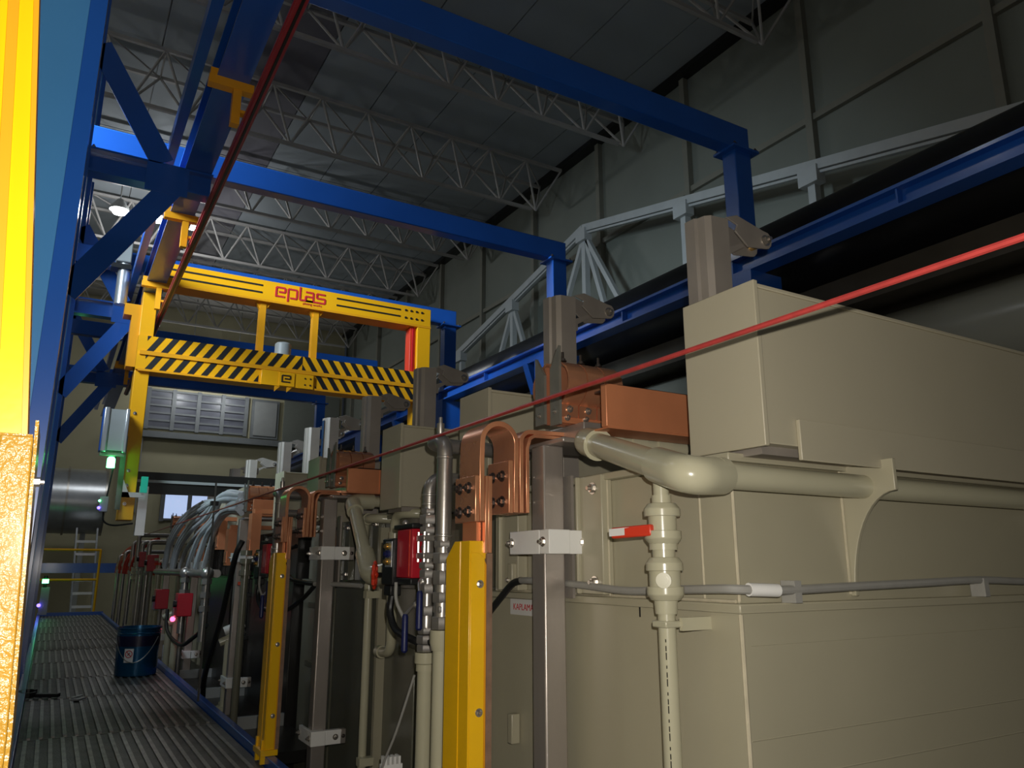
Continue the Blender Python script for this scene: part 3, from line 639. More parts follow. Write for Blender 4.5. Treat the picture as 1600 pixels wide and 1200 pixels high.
# guide posts with roller arms
def guide_post(y, lab, film=False):
    G = thing('guide_post', lab, 'guide post', (1.52, y, 1.05), 'stainless guide posts')
    prof = [(1.555, y - 0.005), (1.495, y), (1.482, y + 0.012), (1.478, y + 0.035), (1.47, y + 0.04), (1.468, y + 0.075)]
    MB().ribbon(prof, 0.004, 'z', 1.06, 1.815).build('folded_plate', 'steel_raw', G)
    MB().box(1.545, 1.555, y, y + 0.06, 1.06, 1.82).build('back_flange', 'steel_raw', G)
    hx = [(1.555, 1.825), (1.60, 1.842), (1.705, 1.818)] + [(1.715 + 0.025*sin(a_), 1.790 + 0.028*cos(a_)) for a_ in [0.5, 1.0, 1.57, 2.1, 2.7, 3.14]] + [(1.64, 1.752), (1.59, 1.79), (1.60, 1.812)]
    am = MB().prism(hx, 'y', y + 0.0, y + 0.006).build('arm', 'steel_raw', G, 0.001)
    MB().prism([(x_, z_ - 0.004) for x_, z_ in hx], 'y', y + 0.055, y + 0.061).build('arm', 'steel_raw', G, 0.001)
    bolt(am, (1.712, y, 1.787), (0, -1, 0), 0.012)
    MB().cyl((1.712, y + 0.006, 1.787), (1.712, y + 0.055, 1.787), 0.012).build('roller', 'brass', G)
    MB().prism([(1.555, 1.735), (1.63, 1.765), (1.63, 1.752), (1.575, 1.72), (1.575, 1.695), (1.558, 1.69)], 'y', y + 0.01, y + 0.02).build('catch', 'steel_raw', G)
    if film: MB().box(1.4655, 1.4665, y + 0.035, y + 0.078, 1.48, 1.80).build('blue_film', 'plexi', G)
    return G
gy = sorted([1.44 + PITCH*k for k in range(5)] + [2.196 + PITCH*k for k in range(4)] + [4.93])
g0 = None
for i, y in enumerate(gy):
    film = abs(y - 4.93) < 0.01
    lab = 'stainless guide post with blue protective film and roller arm' if film else f'stainless guide post with roller arm, {ORD[i] if i < 5 else NTH[i][:-8]} in the row from the camera'
    if film: guide_post(y, lab, True)
    elif g0 is None: g0 = guide_post(y, lab)
    else: copy_tree(g0, (0, y - gy[0], 0), lab)

# copper contact saddles on stainless posts, with busbars
def saddle(dy, lab):
    S = thing('contact_saddle', lab, 'copper contact', (1.24, 1.76 + dy, 1.18), 'copper contact saddles')
    B = MB().box(1.205, 1.40, 1.67 + dy, 1.86 + dy, 1.185, 1.235).build('base_block', 'steel', S, 0.004)
    MB().box(1.13, 1.42, 1.66 + dy, 1.87 + dy, 1.172, 1.185).build('base_plate', 'steel', S, 0.003)
    for x in (1.225, 1.25, 1.275): bolt(B, (x, 1.67 + dy, 1.197), (0, -1, 0), 0.005)
    for s, y0 in ((-1, 1.745), (1, 1.775)):
        y0 += dy
        for q in range(3):
            xa = 1.155 + 0.062 * q; xb = xa + 0.058
            path = [(y0, 1.24), (y0 + s*0.012, 1.28)] + [(y0 + s*(0.02 + 0.052*sin(a_)), 1.348 - 0.052*cos(a_)) for a_ in [0.35, 0.8, 1.2, 1.57, 1.95, 2.3, 2.75]] + [(y0, 1.412)]
            if s < 0: path = [(1.710 + dy, 1.25), (1.708 + dy, 1.285)] + [(1.722 + dy - 0.058*sin(a_), 1.345 - 0.058*cos(a_)) for a_ in [0.5, 0.8, 1.2, 1.57, 1.95, 2.3, 2.75]] + [(1.745 + dy, 1.412)]
            st = MB().ribbon(path, 0.006 + 0.001*q, 'x', xa, xb).build('strap', 'copper', S)
            if s < 0:
                bolt(st, ((xa+xb)/2, 1.705 + dy, 1.272), (0, -1, 0), 0.007)
                bolt(st, ((xa+xb)/2, 1.735 + dy, 1.414), (0, 0, 1), 0.008, 'dark_bolt', 1.2)
    FLg = MB().box(1.15, 1.345, 1.712 + dy, 1.74 + dy, 1.235, 1.30).build('lower_flange', 'copper_bar', S, 0.002)
    for q in range(3): bolt(FLg, (1.18 + 0.062*q, 1.712 + dy, 1.250), (0, -1, 0), 0.007)
    MB().box(1.15, 1.345, 1.744 + dy, 1.752 + dy, 1.235, 1.40).build('contact_cheek', 'copper', S); MB().box(1.15, 1.345, 1.768 + dy, 1.776 + dy, 1.235, 1.40).build('contact_cheek', 'copper', S)
    p1 = MB().prism([(1.69 + dy, 1.225), (1.735 + dy, 1.225), (1.735 + dy, 1.385), (1.693 + dy, 1.445), (1.69 + dy, 1.445)], 'x', 1.140, 1.148).build('guide_spade', 'spade', S)
    p2 = MB().prism([(1.765 + dy, 1.235), (1.812 + dy, 1.235), (1.812 + dy, 1.432), (1.808 + dy, 1.432), (1.765 + dy, 1.375)], 'x', 1.140, 1.148).build('guide_spade', 'spade', S)
    for p_, yy in ((p1, 1.712), (p2, 1.79)):
        for z in (1.262, 1.30): bolt(p_, (1.140, yy + dy, z), (-1, 0, 0), 0.005)
    return S
for k in range(5):
    saddle(PITCH*k, f'copper strap contact saddle on a stainless block, {NTH[k]} to the camera')
    y = 1.49 + PITCH*k
    bb = thing('busbar', f'flat orange-brown copper busbar pointing into the line, {NTH[k]} to the camera', 'busbar', (1.45, y, 1.186), 'horizontal copper busbars')
    MB().box(1.145, 1.80, y, y + 0.022, 1.188, 1.297).build('bar', 'copper_bar', bb, 0.002)
    MB().box(1.15, 1.80, y + 0.001, y + 0.10, 1.184, 1.188).build('base_strip', 'copper_bar', bb)
    MB().box(1.20, 1.80, y + 0.022, y + 0.12, 1.298, 1.304).build('cover_strip', 'black_pvc', bb)
    if k in (1, 2): MB().box(1.30, 1.36, y - 0.004, y, 1.188, 1.296).build('joint_plate', 'copper', bb)

# stainless uprights with white clamps
def upright(dy, lab, lower):
    U = thing('stainless_upright', lab, 'post', (1.147, 1.76 + dy, -1.0), 'stainless uprights')
    MB().box(1.114, 1.180, 1.731 + dy, 1.794 + dy, -1.0, 1.172).build('post', 'steel', U, 0.005)
    for z in ([0.914] if not lower else [0.914, 0.10]):
        cl = MB().box(1.100, 1.165, 1.683 + dy, 1.884 + dy, z - 0.031, z + 0.031)
        cl = MB().box(1.098, 1.1135, 1.7308 + dy, 1.884 + dy, z - 0.031, z + 0.031).box(1.098, 1.164, 1.684 + dy, 1.7305 + dy, z - 0.031, z + 0.031).build('clamp', 'white', U, 0.002)
        MB().box(1.166, 1.238, 1.690 + dy, 1.72 + dy, z - 0.031, z + 0.030).build('clamp_tail', 'white', U, 0.002)
        MB().box(1.238, 1.262, 1.694 + dy, 1.725 + dy, z - 0.032, z + 0.030).build('clamp_plate', 'steel', U, 0.002)
        bolt(cl, (1.098, 1.872 + dy, z), (-1, 0, 0), 0.009); bolt(cl, (1.098, 1.712 + dy, z), (-1, 0, 0), 0.009)
        bolt(cl, (1.212, 1.690 + dy, z), (0, -1, 0), 0.009); bolt(cl, (1.250, 1.694 + dy, z), (0, -1, 0), 0.006, 'dark_bolt')
    MB().box(1.196, 1.204, 1.722 + dy, 1.772 + dy, 0.77, 1.092).build('backing_strip', 'steel_raw', U)
    return U
for k in range(5): upright(PITCH*k, ['stainless square upright with white clamp beside the nearest tank valve', 'stainless square upright with two white clamps right of the second yellow guard', 'dark stainless square upright far behind the second yellow guard', 'dark stainless square upright beside the grey hoses, fourth in the row', 'dark stainless square upright, farthest in the row'][k], k > 0)

# yellow guards around the rising busbars, U-shaped flexible copper links
def riser(dy, lab1, lab2, k):
    y0, y1 = 1.770 + dy, 1.905 + dy
    G = thing('yellow_guard', lab1, 'guard', (0.945, 1.84 + dy, 0.03), 'yellow busbar guards')
    zt = 0.915
    MB().prism([(y0, 0.06), (y1, 0.06), (y1, 0.872), (y1 - 0.05, zt), (y0 + 0.0, zt)], 'x', 0.914, 0.918).build('front_plate', 'yellow', G, 0.001)
    MB().prism([(y0 + 0.052, 0.06), (y0 + 0.058, 0.06), (y0 + 0.058, zt - 0.002), (y0 + 0.052, zt - 0.002)], 'x', 0.9125, 0.914).build('crease', 'yellow', G)
    MB().prism([(0.918, 0.06), (0.958, 0.06), (0.958, 0.872), (0.940, zt - 0.03), (0.918, zt - 0.03)], 'y', y0 - 0.001, y0 + 0.003).build('side_plate', 'yellow', G, 0.001)
    MB().prism([(0.918, zt - 0.045), (0.955, zt - 0.045), (0.972, 0.872), (0.955, zt), (0.918, zt)], 'y', y0 + 0.004, y0 + 0.008).build('top_tab', 'yellow', G, 0.001)
    MB().prism([(0.958, 0.06), (0.962, 0.06), (0.962, zt - 0.06), (0.958, zt - 0.05)], 'y', y0 - 0.001, y0 + 0.10).build('inner_fold', 'orange', G)
    MB().box(0.962, 0.978, y0 - 0.004, y1 - 0.02, 0.06, 0.884).build('backing_board', 'board', G)
    for z in (0.808, 0.505, 0.2): bolt(G, (0.944, y0 - 0.001, z), (0, -1, 0), 0.007)
    for yy in (y0 + 0.01, y1 - 0.03): MB().box(0.905, 0.93, yy, yy + 0.02, 0.0, 0.10).build('foot', 'yellow', G, 0.001)
    MB().box(0.90, 0.975, y0 - 0.01, y1 + 0.005, 0.036, 0.06).build('base', 'yellow', G, 0.001)
    Lk = thing('flexible_link', lab2, 'copper link', (1.0, 1.83 + dy, 0.6), 'flexible copper links')
    ya, yb = 1.765 + dy, 1.882 + dy
    arch = [(0.948, 0.965), (0.948, 1.10)] + [(0.9985 - 0.052*cos(a_) if a_ <= pi else 0, 1.172 + 0.052*sin(a_)) for a_ in [i/14*pi for i in range(15)]] + [(1.048, 1.10), (1.048, 0.99)]
    arch[1] = (0.945, 1.12); arch[-2] = (1.050, 1.13)
    MB().ribbon(arch, 0.014, 'y', ya, yb).build('arch_strip', 'copper', Lk, 0.001)
    MB().box(0.926, 0.940, ya, yb, 0.963, 1.082).build('left_plate', 'copper', Lk, 0.002)
    lp = kids(Lk)[-1] if False else None
    MB().box(0.956, 0.964, ya, yb, 0.885, 1.082).build('riser_strip', 'copper', Lk, 0.001); MB().box(0.965, 0.976, ya, yb, 0.885, 1.082).build('riser_bar', 'copper', Lk, 0.001)
    MB().box(0.940, 0.953, ya + 0.02, yb - 0.02, 0.60, 0.963).build('riser_core', 'copper_bar', Lk)
    MB().box(1.026, 1.040, ya, yb, 0.988, 1.128).build('right_plate', 'copper', Lk, 0.002)
    lead = [(1.066, 0.99), (1.066, 1.16)] + [(1.096 - 0.030*cos(a_), 1.18 + 0.030*sin(a_)) for a_ in [i/6*pi/2 for i in range(7)]] + [(1.225, 1.213)]
    MB().ribbon(lead, 0.012, 'y', ya, yb).build('lead_strip', 'copper', Lk, 0.001)
    lead2 = [(1.085, 0.99), (1.085, 1.165), (1.094, 1.192), (1.108, 1.2), (1.20, 1.2)]
    MB().ribbon(lead2, 0.010, 'y', ya, yb).build('lead_strip', 'copper', Lk, 0.001)
    for z in (0.99, 1.052):
        for yy in (ya + 0.035, yb - 0.03): bolt(Lk, (0.926, yy, z), (-1, 0, 0), 0.0105, 'dark_bolt', 0.25)
    for z in (1.02, 1.088):
        for yy in (ya + 0.035, yb - 0.03): bolt(Lk, (1.026, yy, z), (-1, 0, 0), 0.0105, 'dark_bolt', 0.25)
    for z in (1.02, 1.088):
        bolt(Lk, (1.090, ya + 0.03, z), (1, 0, 0), 0.0105, 'bolt', 0.3)
riser(0, 'glossy yellow angle guard standing nearest the camera below the copper arch', 'large bright copper arch link above the nearest yellow guard', 0)
riser(PITCH, 'glossy yellow angle guard standing farther along the walkway kerb', 'copper arch link above the farther yellow guard', 1)

# sloping overflow pipes with elbows
def slope_pipe(name, lab, e1, e2, xend, zx, r, back):
    P_ = thing(name, lab, 'pipe', e2, 'sloping cream pipes')
    e1 = V(e1); e2 = V(e2); d = (e2 - e1).normalized()
    MB().cyl(e1 + d*0.03, e2 - d*0.03, r, seg=24).build('sloping_run', 'pipe', P_)
    MB().tube(fillet([e1 + V((0.10, 0, 0)), e1 + V((-0.005, 0, 0)), e1 + d*0.085], 0.08, 8), r*1.2, 24).build('upper_elbow', 'pipe', P_)
    MB().lathe(e1 + d*0.075, d, [(0, r*1.2), (0.0, r*1.3), (0.018, r*1.3), (0.018, r*1.05)], 24).build('collar', 'pipe', P_)
    if back: MB().cyl(e1 + V((0.09, 0, 0)), e1 + V((back, 0, 0)), r*0.85, seg=24).build('back_run', 'pipe', P_)
    if back:
        for t in (0.14, 0.23): MB().lathe(e1 + V((t, 0, 0)), (1, 0, 0), [(0, r*0.9), (0, r*1.05), (0.05, r*1.05), (0.05, r*0.9)], 24).build('socket', 'pipe', P_)
    return P_, d
P1, d1_ = slope_pipe('overflow_pipe', 'thick cream pipe sloping forward over the nearest valve', (1.188, 1.64, 1.175), (1.055, 1.135, 1.03), 1.6, 1.03, 0.031, 0.34)
e2 = V((1.055, 1.135, 1.03)); el = fillet([e2 - d1_*0.11, e2 + d1_*0.03, e2 + V((0.10, -0.005, 0.0))], 0.09, 8)
MB().tube(el, 0.038, 24).build('lower_elbow', 'pipe', P1)
MB().cyl((1.10, 1.125, 1.030), (3.1, 1.125, 1.030), 0.027, seg=24).build('long_run', 'pipe', P1)
MB().lathe((1.135, 1.125, 1.030), (1, 0, 0), [(0, 0.037), (0.012, 0.035), (0.014, 0.027)], 24).build('elbow_rim', 'pipe', P1)
P2, d2_ = slope_pipe('overflow_pipe', 'long cream pipe slanting steeply down behind the red handwheel', (1.19, 3.50, 1.150), (1.12, 3.05, 0.83), 1.6, 1.0, 0.029, 0.34)
e2 = V((1.12, 3.05, 0.83)); MB().tube(fillet([e2 - d2_*0.13, e2 + d2_*0.03, e2 + V((0.03, -0.13, -0.0))], 0.09, 8), 0.040, 24).build('lower_elbow', 'pipe', P2)
MB().cyl(e2 + V((0.03, -0.13, 0)), e2 + V((0.03, -0.30, 0)), 0.036, seg=20).build('outlet', 'pipe', P2)
hw = thing('handwheel', 'small red scalloped handwheel on the cream pipe', 'handwheel', (1.05, 2.72, 0.78))
ring = MB()
rim = MB()
c = V((1.02, 2.72, 0.822)); pts = []
for i in range(33):
    a_ = i / 32 * 2 * pi; rr = 0.040 + 0.004 * cos(8 * a_); pts.append(c + V((0.0, rr * cos(a_) , rr * sin(a_))) + V((0, 0, 0)))
hwm = Matrix.Rotation(radians(-28), 4, 'Z')
pts = [c + (hwm @ (p - c)) for p in pts]
rim.tube(pts, 0.007, 8).build('rim', 'redplastic', hw)
for i in range(4):
    a_ = i * pi / 2 + 0.4; q = c + (hwm @ V((0, 0.038*cos(a_), 0.038*sin(a_)))); MB().bar(c, q, 0.012, 0.008).build('spoke', 'redplastic', hw)
MB().cyl(c, c + V((0.13, 0.05, 0)), 0.009).build('spindle', 'black', hw); MB().sphere(c, 0.014).build('hub', 'redplastic', hw)

# vertical drain pipe with ball valve below the sloping pipe
dv = thing('ball_valve_pipe', 'cream vertical pipe with union valve and red lever on the nearest tank', 'pipe', (1.165, 1.325, -0.9))
x, y = 1.122, 1.276
MB().cyl((x, y, -0.9), (x, y, 0.76), 0.0185, seg=20).build('lower_pipe', 'pipe', dv)
MB().cyl((x, y, 0.97), (x, y, 1.06), 0.017, seg=20).build('neck', 'pipe', dv)
MB().lathe((x, y, 1.036), (0, 0, 1), [(0, 0.019), (0.006, 0.0235), (0.04, 0.0235)], 20).build('saddle_socket', 'pipe', dv)
MB().lathe((x, y, 0.885), (0, 0, 1), [(0, 0.024), (0.0, 0.03), (0.095, 0.03), (0.095, 0.021), (0.115, 0.021)], 20).build('valve_body', 'pipe', dv)
for z in (0.955, 0.897, 0.842, 0.782):
    nut = MB(); n = 16
    s_ = 1 if z in (0.955, 0.842) else -1
    pr = [(0, 0.039), (0.016, 0.039), (0.028, 0.030)] if s_ > 0 else [(0, 0.030), (0.012, 0.039), (0.028, 0.039)]
    nut.lathe((x, y, z), (0, 0, 1), pr, 14); nut.build('union_nut', 'pipe', dv, 0.0015)
MB().lathe((x, y, 0.755), (0, 0, 1), [(0, 0.0185), (0.0, 0.023), (0.04, 0.026), (0.05, 0.026), (0.05, 0.033), (0.10, 0.033), (0.10, 0.024), (0.14, 0.024)], 20).build('check_valve_body', 'pipe', dv)
MB().lathe((x - 0.02, y - 0.02, 0.823), (-0.7, -0.7, 0), [(0, 0.016), (0.018, 0.016), (0.018, 0.01), (0.022, 0.01)], 16).build('boss', 'pipe', dv)
lv = MB().prism([(-0.013, -0.012), (0.013, -0.012), (0.016, 0.012), (-0.016, 0.012)], 'x', 0, 0.085)
lever = MB(); A0 = V((x - 0.03, y - 0.005, 0.926)); A1 = V((x - 0.055, y + 0.10, 0.922))
lever.bar(A0, A1, 0.020, 0.024).build('lever', 'redplastic', dv, 0.004)
ll = MB().bar(A0 + V((-0.012, 0.02, 0.001)), A1 + V((-0.0115, 0.0, 0.001)), 0.0015, 0.016).build('lever_label', 'label', dv)
MB().box(x + 0.018, x + 0.098, y - 0.028, y - 0.018, 0.722, 0.748).build('pipe_clip', 'pipe', dv); MB().box(x - 0.022, x + 0.022, y - 0.022, y + 0.022, 0.728, 0.742).build('pipe_clip', 'pipe', dv, 0.003)
pm = MB()
for i in range(26):
    z = 0.70 - i * 0.017; L_ = 0.006 + 0.004 * (i % 3)
    pm.box(x - 0.0158, x - 0.0148, y - 0.0122, y - 0.0102, z, z + L_)
pm.build('printed_marks', 'ink_black', dv)

# conduits along the ledges
cd = thing('conduit_cable', 'grey flexible conduit lying along the nearest tank ledge, black at one end', 'cable', (1.2, 1.5, 0.78))
MB().tube(spline([(1.19, 1.985, 0.812), (1.185, 1.9, 0.812), (1.195, 1.70, 0.805), (1.195, 1.50, 0.795), (1.195, 1.36, 0.800), (1.19, 1.20, 0.806), (1.21, 1.148, 0.806), (1.30, 1.135, 0.803), (1.55, 1.14, 0.808), (1.80, 1.14, 0.813), (2.05, 1.14, 0.818), (2.3, 1.14, 0.812), (2.8, 1.14, 0.805)], 6), 0.0095, 10).build('grey_run', 'greycable', cd)
MB().tube(spline([(1.19, 1.975, 0.812), (1.185, 2.02, 0.80), (1.17, 2.07, 0.755), (1.15, 2.13, 0.70), (1.12, 2.2, 0.66), (1.05, 2.3, 0.62)], 6), 0.0105, 10).build('black_sleeve', 'black', cd)
MB().tube([(1.225, 1.1435, 0.8055), (1.26, 1.1385, 0.8045), (1.30, 1.135, 0.803)], 0.0135, 12).build('joint_sleeve', 'white', cd)
for xx in (1.345, 2.05): MB().box(xx, xx + 0.02, 1.128, 1.165, 0.777, 0.822).build('clip', 'greycable', cd)

# ================================================================ VALVE GROUPS
def hexn(mb, x, y, z, h, r): return mb.lathe((x, y, z), (0, 0, 1), [(0, r*0.93), (0.003, r), (h - 0.003, r), (h, r*0.93)], 6, 0.3)
def valve_group(dy, lab_a, lab_b, lab_act, full=True):
    x, y = 1.05, 2.325 + dy
    A = thing('valve_column', lab_a, 'valve', (x, y, -0.9), 'valve columns')
    MB().cyl((x, y, -0.9), (x, y, 0.57), 0.0245, seg=20).build('plastic_pipe', 'pipe', A)
    MB().lathe((x, y, 0.535), (0, 0, 1), [(0, 0.0245), (0.0, 0.029), (0.02, 0.029), (0.024, 0.034), (0.055, 0.034), (0.055, 0.02)], 20).build('union', 'pipe', A)
    for z, h, r in ((0.592, 0.022, 0.028), (0.616, 0.026, 0.030), (0.645, 0.020, 0.026), (0.700, 0.03, 0.027), (0.768, 0.03, 0.027), (0.815, 0.026, 0.026), (0.845, 0.02, 0.028), (0.955, 0.022, 0.028), (0.985, 0.03, 0.030), (1.018, 0.018, 0.025)):
        hexn(MB(), x, y, z, h, r).build('hex_nut', 'chrome', A)
    MB().lathe((x, y, 0.66), (0, 0, 1), [(0, 0.022), (0.04, 0.023), (0.05, 0.020), (0.11, 0.020), (0.15, 0.022), (0.2, 0.02), (0.38, 0.02)], 18).build('valve_body', 'steel_pipe', A)
    ab = MB().box(x - 0.03, x + 0.03, y - 0.03, y + 0.03, 0.875, 0.895).box(x - 0.03, x + 0.03, y - 0.03, y + 0.03, 0.93, 0.95).build('valve_flanges', 'chrome', A, 0.003)
    for sx, sy in ((-1, -1), (1, -1), (-1, 1), (1, 1)): MB().cyl((x + sx*0.024, y + sy*0.024, 0.866), (x + sx*0.024, y + sy*0.024, 0.960), 0.005, seg=8).build('stud', 'bolt', A)
    MB().tube(fillet([(x, y, 1.03), (x, y, 1.135), (x + 0.25, y, 1.135)], 0.05, 8), 0.0215, 16).build('elbow_pipe', 'steel_pipe', A)
    for z in (1.045, 1.075): MB().lathe((x, y, z), (0, 0, 1), [(0, 0.0215), (0.002, 0.024), (0.006, 0.024), (0.008, 0.0215)], 16).build('weld_ring', 'chrome', A)
    # lever with blue sleeve
    for (hx, hy, hz), px_, py_ in (((x - 0.045, y - 0.045, 0.775), x, y), ((x - 0.045, y + 0.065, 0.70), x + 0.02, y + 0.09)):
        MB().tube(spline([(px_, py_, hz + 0.03), (px_ - 0.03, py_ - 0.01, hz + 0.03), (hx, hy, hz)], 5), 0.006, 8).build('lever_shank', 'chrome', A)
        MB().lathe((hx, hy, hz - 0.115), (0, 0, 1), [(0, 0.006), (0.006, 0.011), (0.11, 0.010), (0.118, 0.007)], 12).build('blue_sleeve', 'blueplastic', A)
        MB().sphere((px_ - 0.02, py_ - 0.01, hz + 0.03), 0.014).build('stem_nut', 'chrome', A)
    # parallel column
    x2, y2 = 0.988, 2.082 + dy
    B = thing('valve_column', lab_b, 'valve', (x2, y2, -0.9), 'valve columns')
    MB().cyl((x2, y2, -0.9), (x2, y2, 0.655), 0.024, seg=20).build('plastic_pipe', 'pipe', B)
    MB().lathe((x2, y2, 0.62), (0, 0, 1), [(0, 0.024), (0.0, 0.028), (0.02, 0.033), (0.055, 0.033), (0.055, 0.02)], 20).build('union', 'pipe', B)
    for z, h, r in ((0.677, 0.035, 0.029), (0.722, 0.02, 0.026), (0.75, 0.03, 0.028), (0.80, 0.04, 0.028), (0.86, 0.03, 0.029), (0.905, 0.02, 0.027)): hexn(MB(), x2, y2, z, h, r).build('hex_nut', 'chrome', B)
    MB().tube(fillet([(x2, y2, 0.68), (x2, y2, 1.225), (x2 + 0.0, y2 + 0.10, 1.226), (x2 + 0.07, y2 + 0.105, 1.222), (x2 + 0.36, y2 + 0.105, 1.22)], 0.055, 8), 0.0235, 18).build('bent_pipe', 'steel_pipe', B)
    for z in (0.935, 1.165): MB().lathe((x2, y2, z), (0, 0, 1), [(0, 0.0235), (0.002, 0.0255), (0.006, 0.0255), (0.008, 0.0235)], 18).build('weld_ring', 'chrome', B)
    MB().lathe((x2 + 0.03, y2 + 0.10, 1.242), (0, 0, 1), [(0, 0.008), (0.03, 0.012), (0.05, 0.012), (0.05, 0.006), (0.07, 0.006)], 12).build('vent_cap', 'chrome', B)
    # pneumatic actuator
    C_ = thing('valve_actuator', lab_act, 'actuator', (x - 0.01, y + 0.1, 0.78), 'red valve actuators')
    rb = MB().box(x - 0.042, x + 0.035, y + 0.035, y + 0.162, 0.815, 0.972).build('red_body', 'red', C_, 0.004)
    MB().box(x - 0.045, x + 0.038, y + 0.032, y + 0.19, 0.973, 0.990).build('top_cap', 'black', C_, 0.004); MB().box(x - 0.045, x + 0.038, y + 0.032, y + 0.164, 0.793, 0.815).build('bottom_cap', 'black', C_, 0.004)
    MB().cyl((x, y + 0.03, 0.91), (x, y + 0.02, 0.91), 0.014).build('coupling', 'chrome', C_)
    MB().box(x - 0.0445, x - 0.0425, y + 0.05, y + 0.055, 0.82, 0.968).build('groove', 'redplastic', C_)
    MB().sphere((x - 0.03, y + 0.12, 0.993), 0.012).build('indicator', 'chrome', C_)
    pb = MB().box(x - 0.055, x + 0.01, y + 0.165, y + 0.262, 0.79, 0.945).build('pilot_box', 'black', C_, 0.004)
    MB().box(x - 0.057, x - 0.054, y + 0.172, y + 0.228, 0.85, 0.935).build('port_plate', 'alu', C_)
    for i, z in enumerate((0.918, 0.893, 0.868)): MB().lathe((x - 0.056, y + 0.195, z), (-1, -0.2, 0), [(0, 0.012), (0.012, 0.012), (0.012, 0.007), (0.02, 0.007)], 12).build('port_fitting', 'blueplastic' if i == 1 else 'brass', C_)
    MB().box(x - 0.05, x - 0.01, y + 0.19, y + 0.25, 0.755, 0.79).build('plug', 'black', C_, 0.004)
    MB().tube(spline([(x - 0.03, y + 0.22, 0.76), (x - 0.035, y + 0.22, 0.70), (x - 0.03, y + 0.17, 0.645), (x - 0.01, y + 0.06, 0.62), (x + 0.03, y + 0.04, 0.60)], 6), 0.012, 10).build('black_cable', 'black', C_)
    MB().tube(spline([(x - 0.05, y + 0.14, 0.80), (x - 0.05, y + 0.13, 0.74), (x - 0.03, y + 0.1, 0.68)], 5), 0.006, 8).build('air_tube', 'greycable', C_)
valve_group(0, 'stainless valve column with blue levers left of the nearest yellow guard', 'stainless pipe column bent over at its top, against the nearest yellow guard', 'red pneumatic actuator with black pilot box beside the near valve column')
valve_group(PITCH, 'stainless valve column left of the farther yellow guard', 'bent stainless pipe column hidden behind the farther yellow guard', 'red pneumatic actuator left of the farther yellow guard')
w_ = MB().tube(spline([(1.03, 2.36, 0.52), (1.0, 2.42, 0.35), (0.98, 2.5, 0.2), (0.98, 2.55, 0.0)], 6), 0.004, 8).build('sample_tube', 'greycable'); tag(w_, 'thin grey tube hanging slantwise below the blue levers', 'tube')

def cream_pipe(lab, pts, r, fil=0.05, sockets=(), name='cream_pipe', m='pipe', grp='small cream pipes'):
    P_ = thing(name, lab, 'pipe', pts[-1], grp)
    MB().tube(fillet(pts, fil, 6), r, 16).build('run', m, P_)
    for (p, d) in sockets:
        MB().lathe(V(p) - V(d).normalized()*0.018, d, [(0, r), (0.0, r*1.25), (0.036, r*1.25), (0.036, r)], 16).build('socket', m, P_)
    return P_
cream_pipe('thin cream pipe running down behind the slanting pipe', [(1.21, 3.29, 0.80), (1.21, 3.29, -0.9)], 0.017, sockets=[((1.21, 3.29, 0.76), (0, 0, 1)), ((1.21, 3.29, 0.74), (0, 0, 1))])
for z in (0.72, 0.06): o = MB().box(1.18, 1.24, 3.235, 3.275, z, z + 0.03).build('pipe_clip', 'pipe', kids(bpy.data.objects['cream_pipe'])[0].parent)
cream_pipe('cream pipe with elbow left of the red actuator', [(1.42, 3.48, 1.07), (1.30, 3.52, 1.075), (1.30, 3.62, 1.075), (1.30, 3.64, 0.93)], 0.022, sockets=[((1.30, 3.637, 0.95), (0, 0, 1)), ((1.30, 3.60, 1.075), (0, 1, 0))])
cream_pipe('cream pipe stub above the red handwheel', [(1.305, 3.64, 0.90), (1.305, 3.64, 0.84), (1.36, 3.64, 0.82)], 0.016)
cream_pipe('cream looping pipe behind the red actuator', [(1.42, 3.05, 1.07), (1.29, 3.09, 1.075), (1.285, 3.2, 1.07), (1.285, 3.2, 0.50), (1.285, 3.34, 0.49), (1.40, 3.40, 0.49)], 0.021, sockets=[((1.285, 3.2, 0.98), (0, 0, 1)), ((1.285, 3.2, 0.72), (0, 0, 1)), ((1.285, 3.32, 0.492), (0, 1, 0))])
o = MB().box(1.32, 1.40, 3.46, 3.485, -0.9, 1.03).build('support_rib', 'beige'); tag(o, 'tall flat beige support rib behind the valve columns', 'rib')
cj = thing('hose_clip', 'white plastic hose clip low between the valve columns', 'clip', (1.05, 2.60, 0.18))
MB().box(1.03, 1.10, 2.60, 2.63, 0.185, 0.21).build('base', 'white', cj)
for i in range(4): MB().box(1.035 + 0.016*i, 1.043 + 0.016*i, 2.595, 2.63, 0.21, 0.235).build('tooth', 'white', cj)
MB().box(1.05, 1.08, 2.61, 2.63, -1.0, 0.185).build('stem', 'olive', cj)
cs = thing('sensor_cable', 'black sensor cable curling beside the second stainless upright', 'cable', (1.07, 3.9, 0.8))
MB().tube(spline([(1.09, 4.06, 0.955), (1.06, 4.14, 0.93), (1.05, 4.13, 0.85), (1.07, 4.02, 0.79), (1.10, 3.9, 0.775), (1.12, 3.8, 0.77)], 6), 0.011, 10).build('loop', 'black', cs)
MB().tube(spline([(1.12, 3.8, 0.76), (1.09, 3.88, 0.70), (1.05, 4.02, 0.64), (1.02, 4.12, 0.625)], 6), 0.011, 10).build('tail', 'black', cs)
MB().tube([(1.12, 3.8, 0.77), (1.19, 3.66, 0.77), (1.25, 3.5, 0.765)], 0.011, 10).build('grey_end', 'greycable', cs)

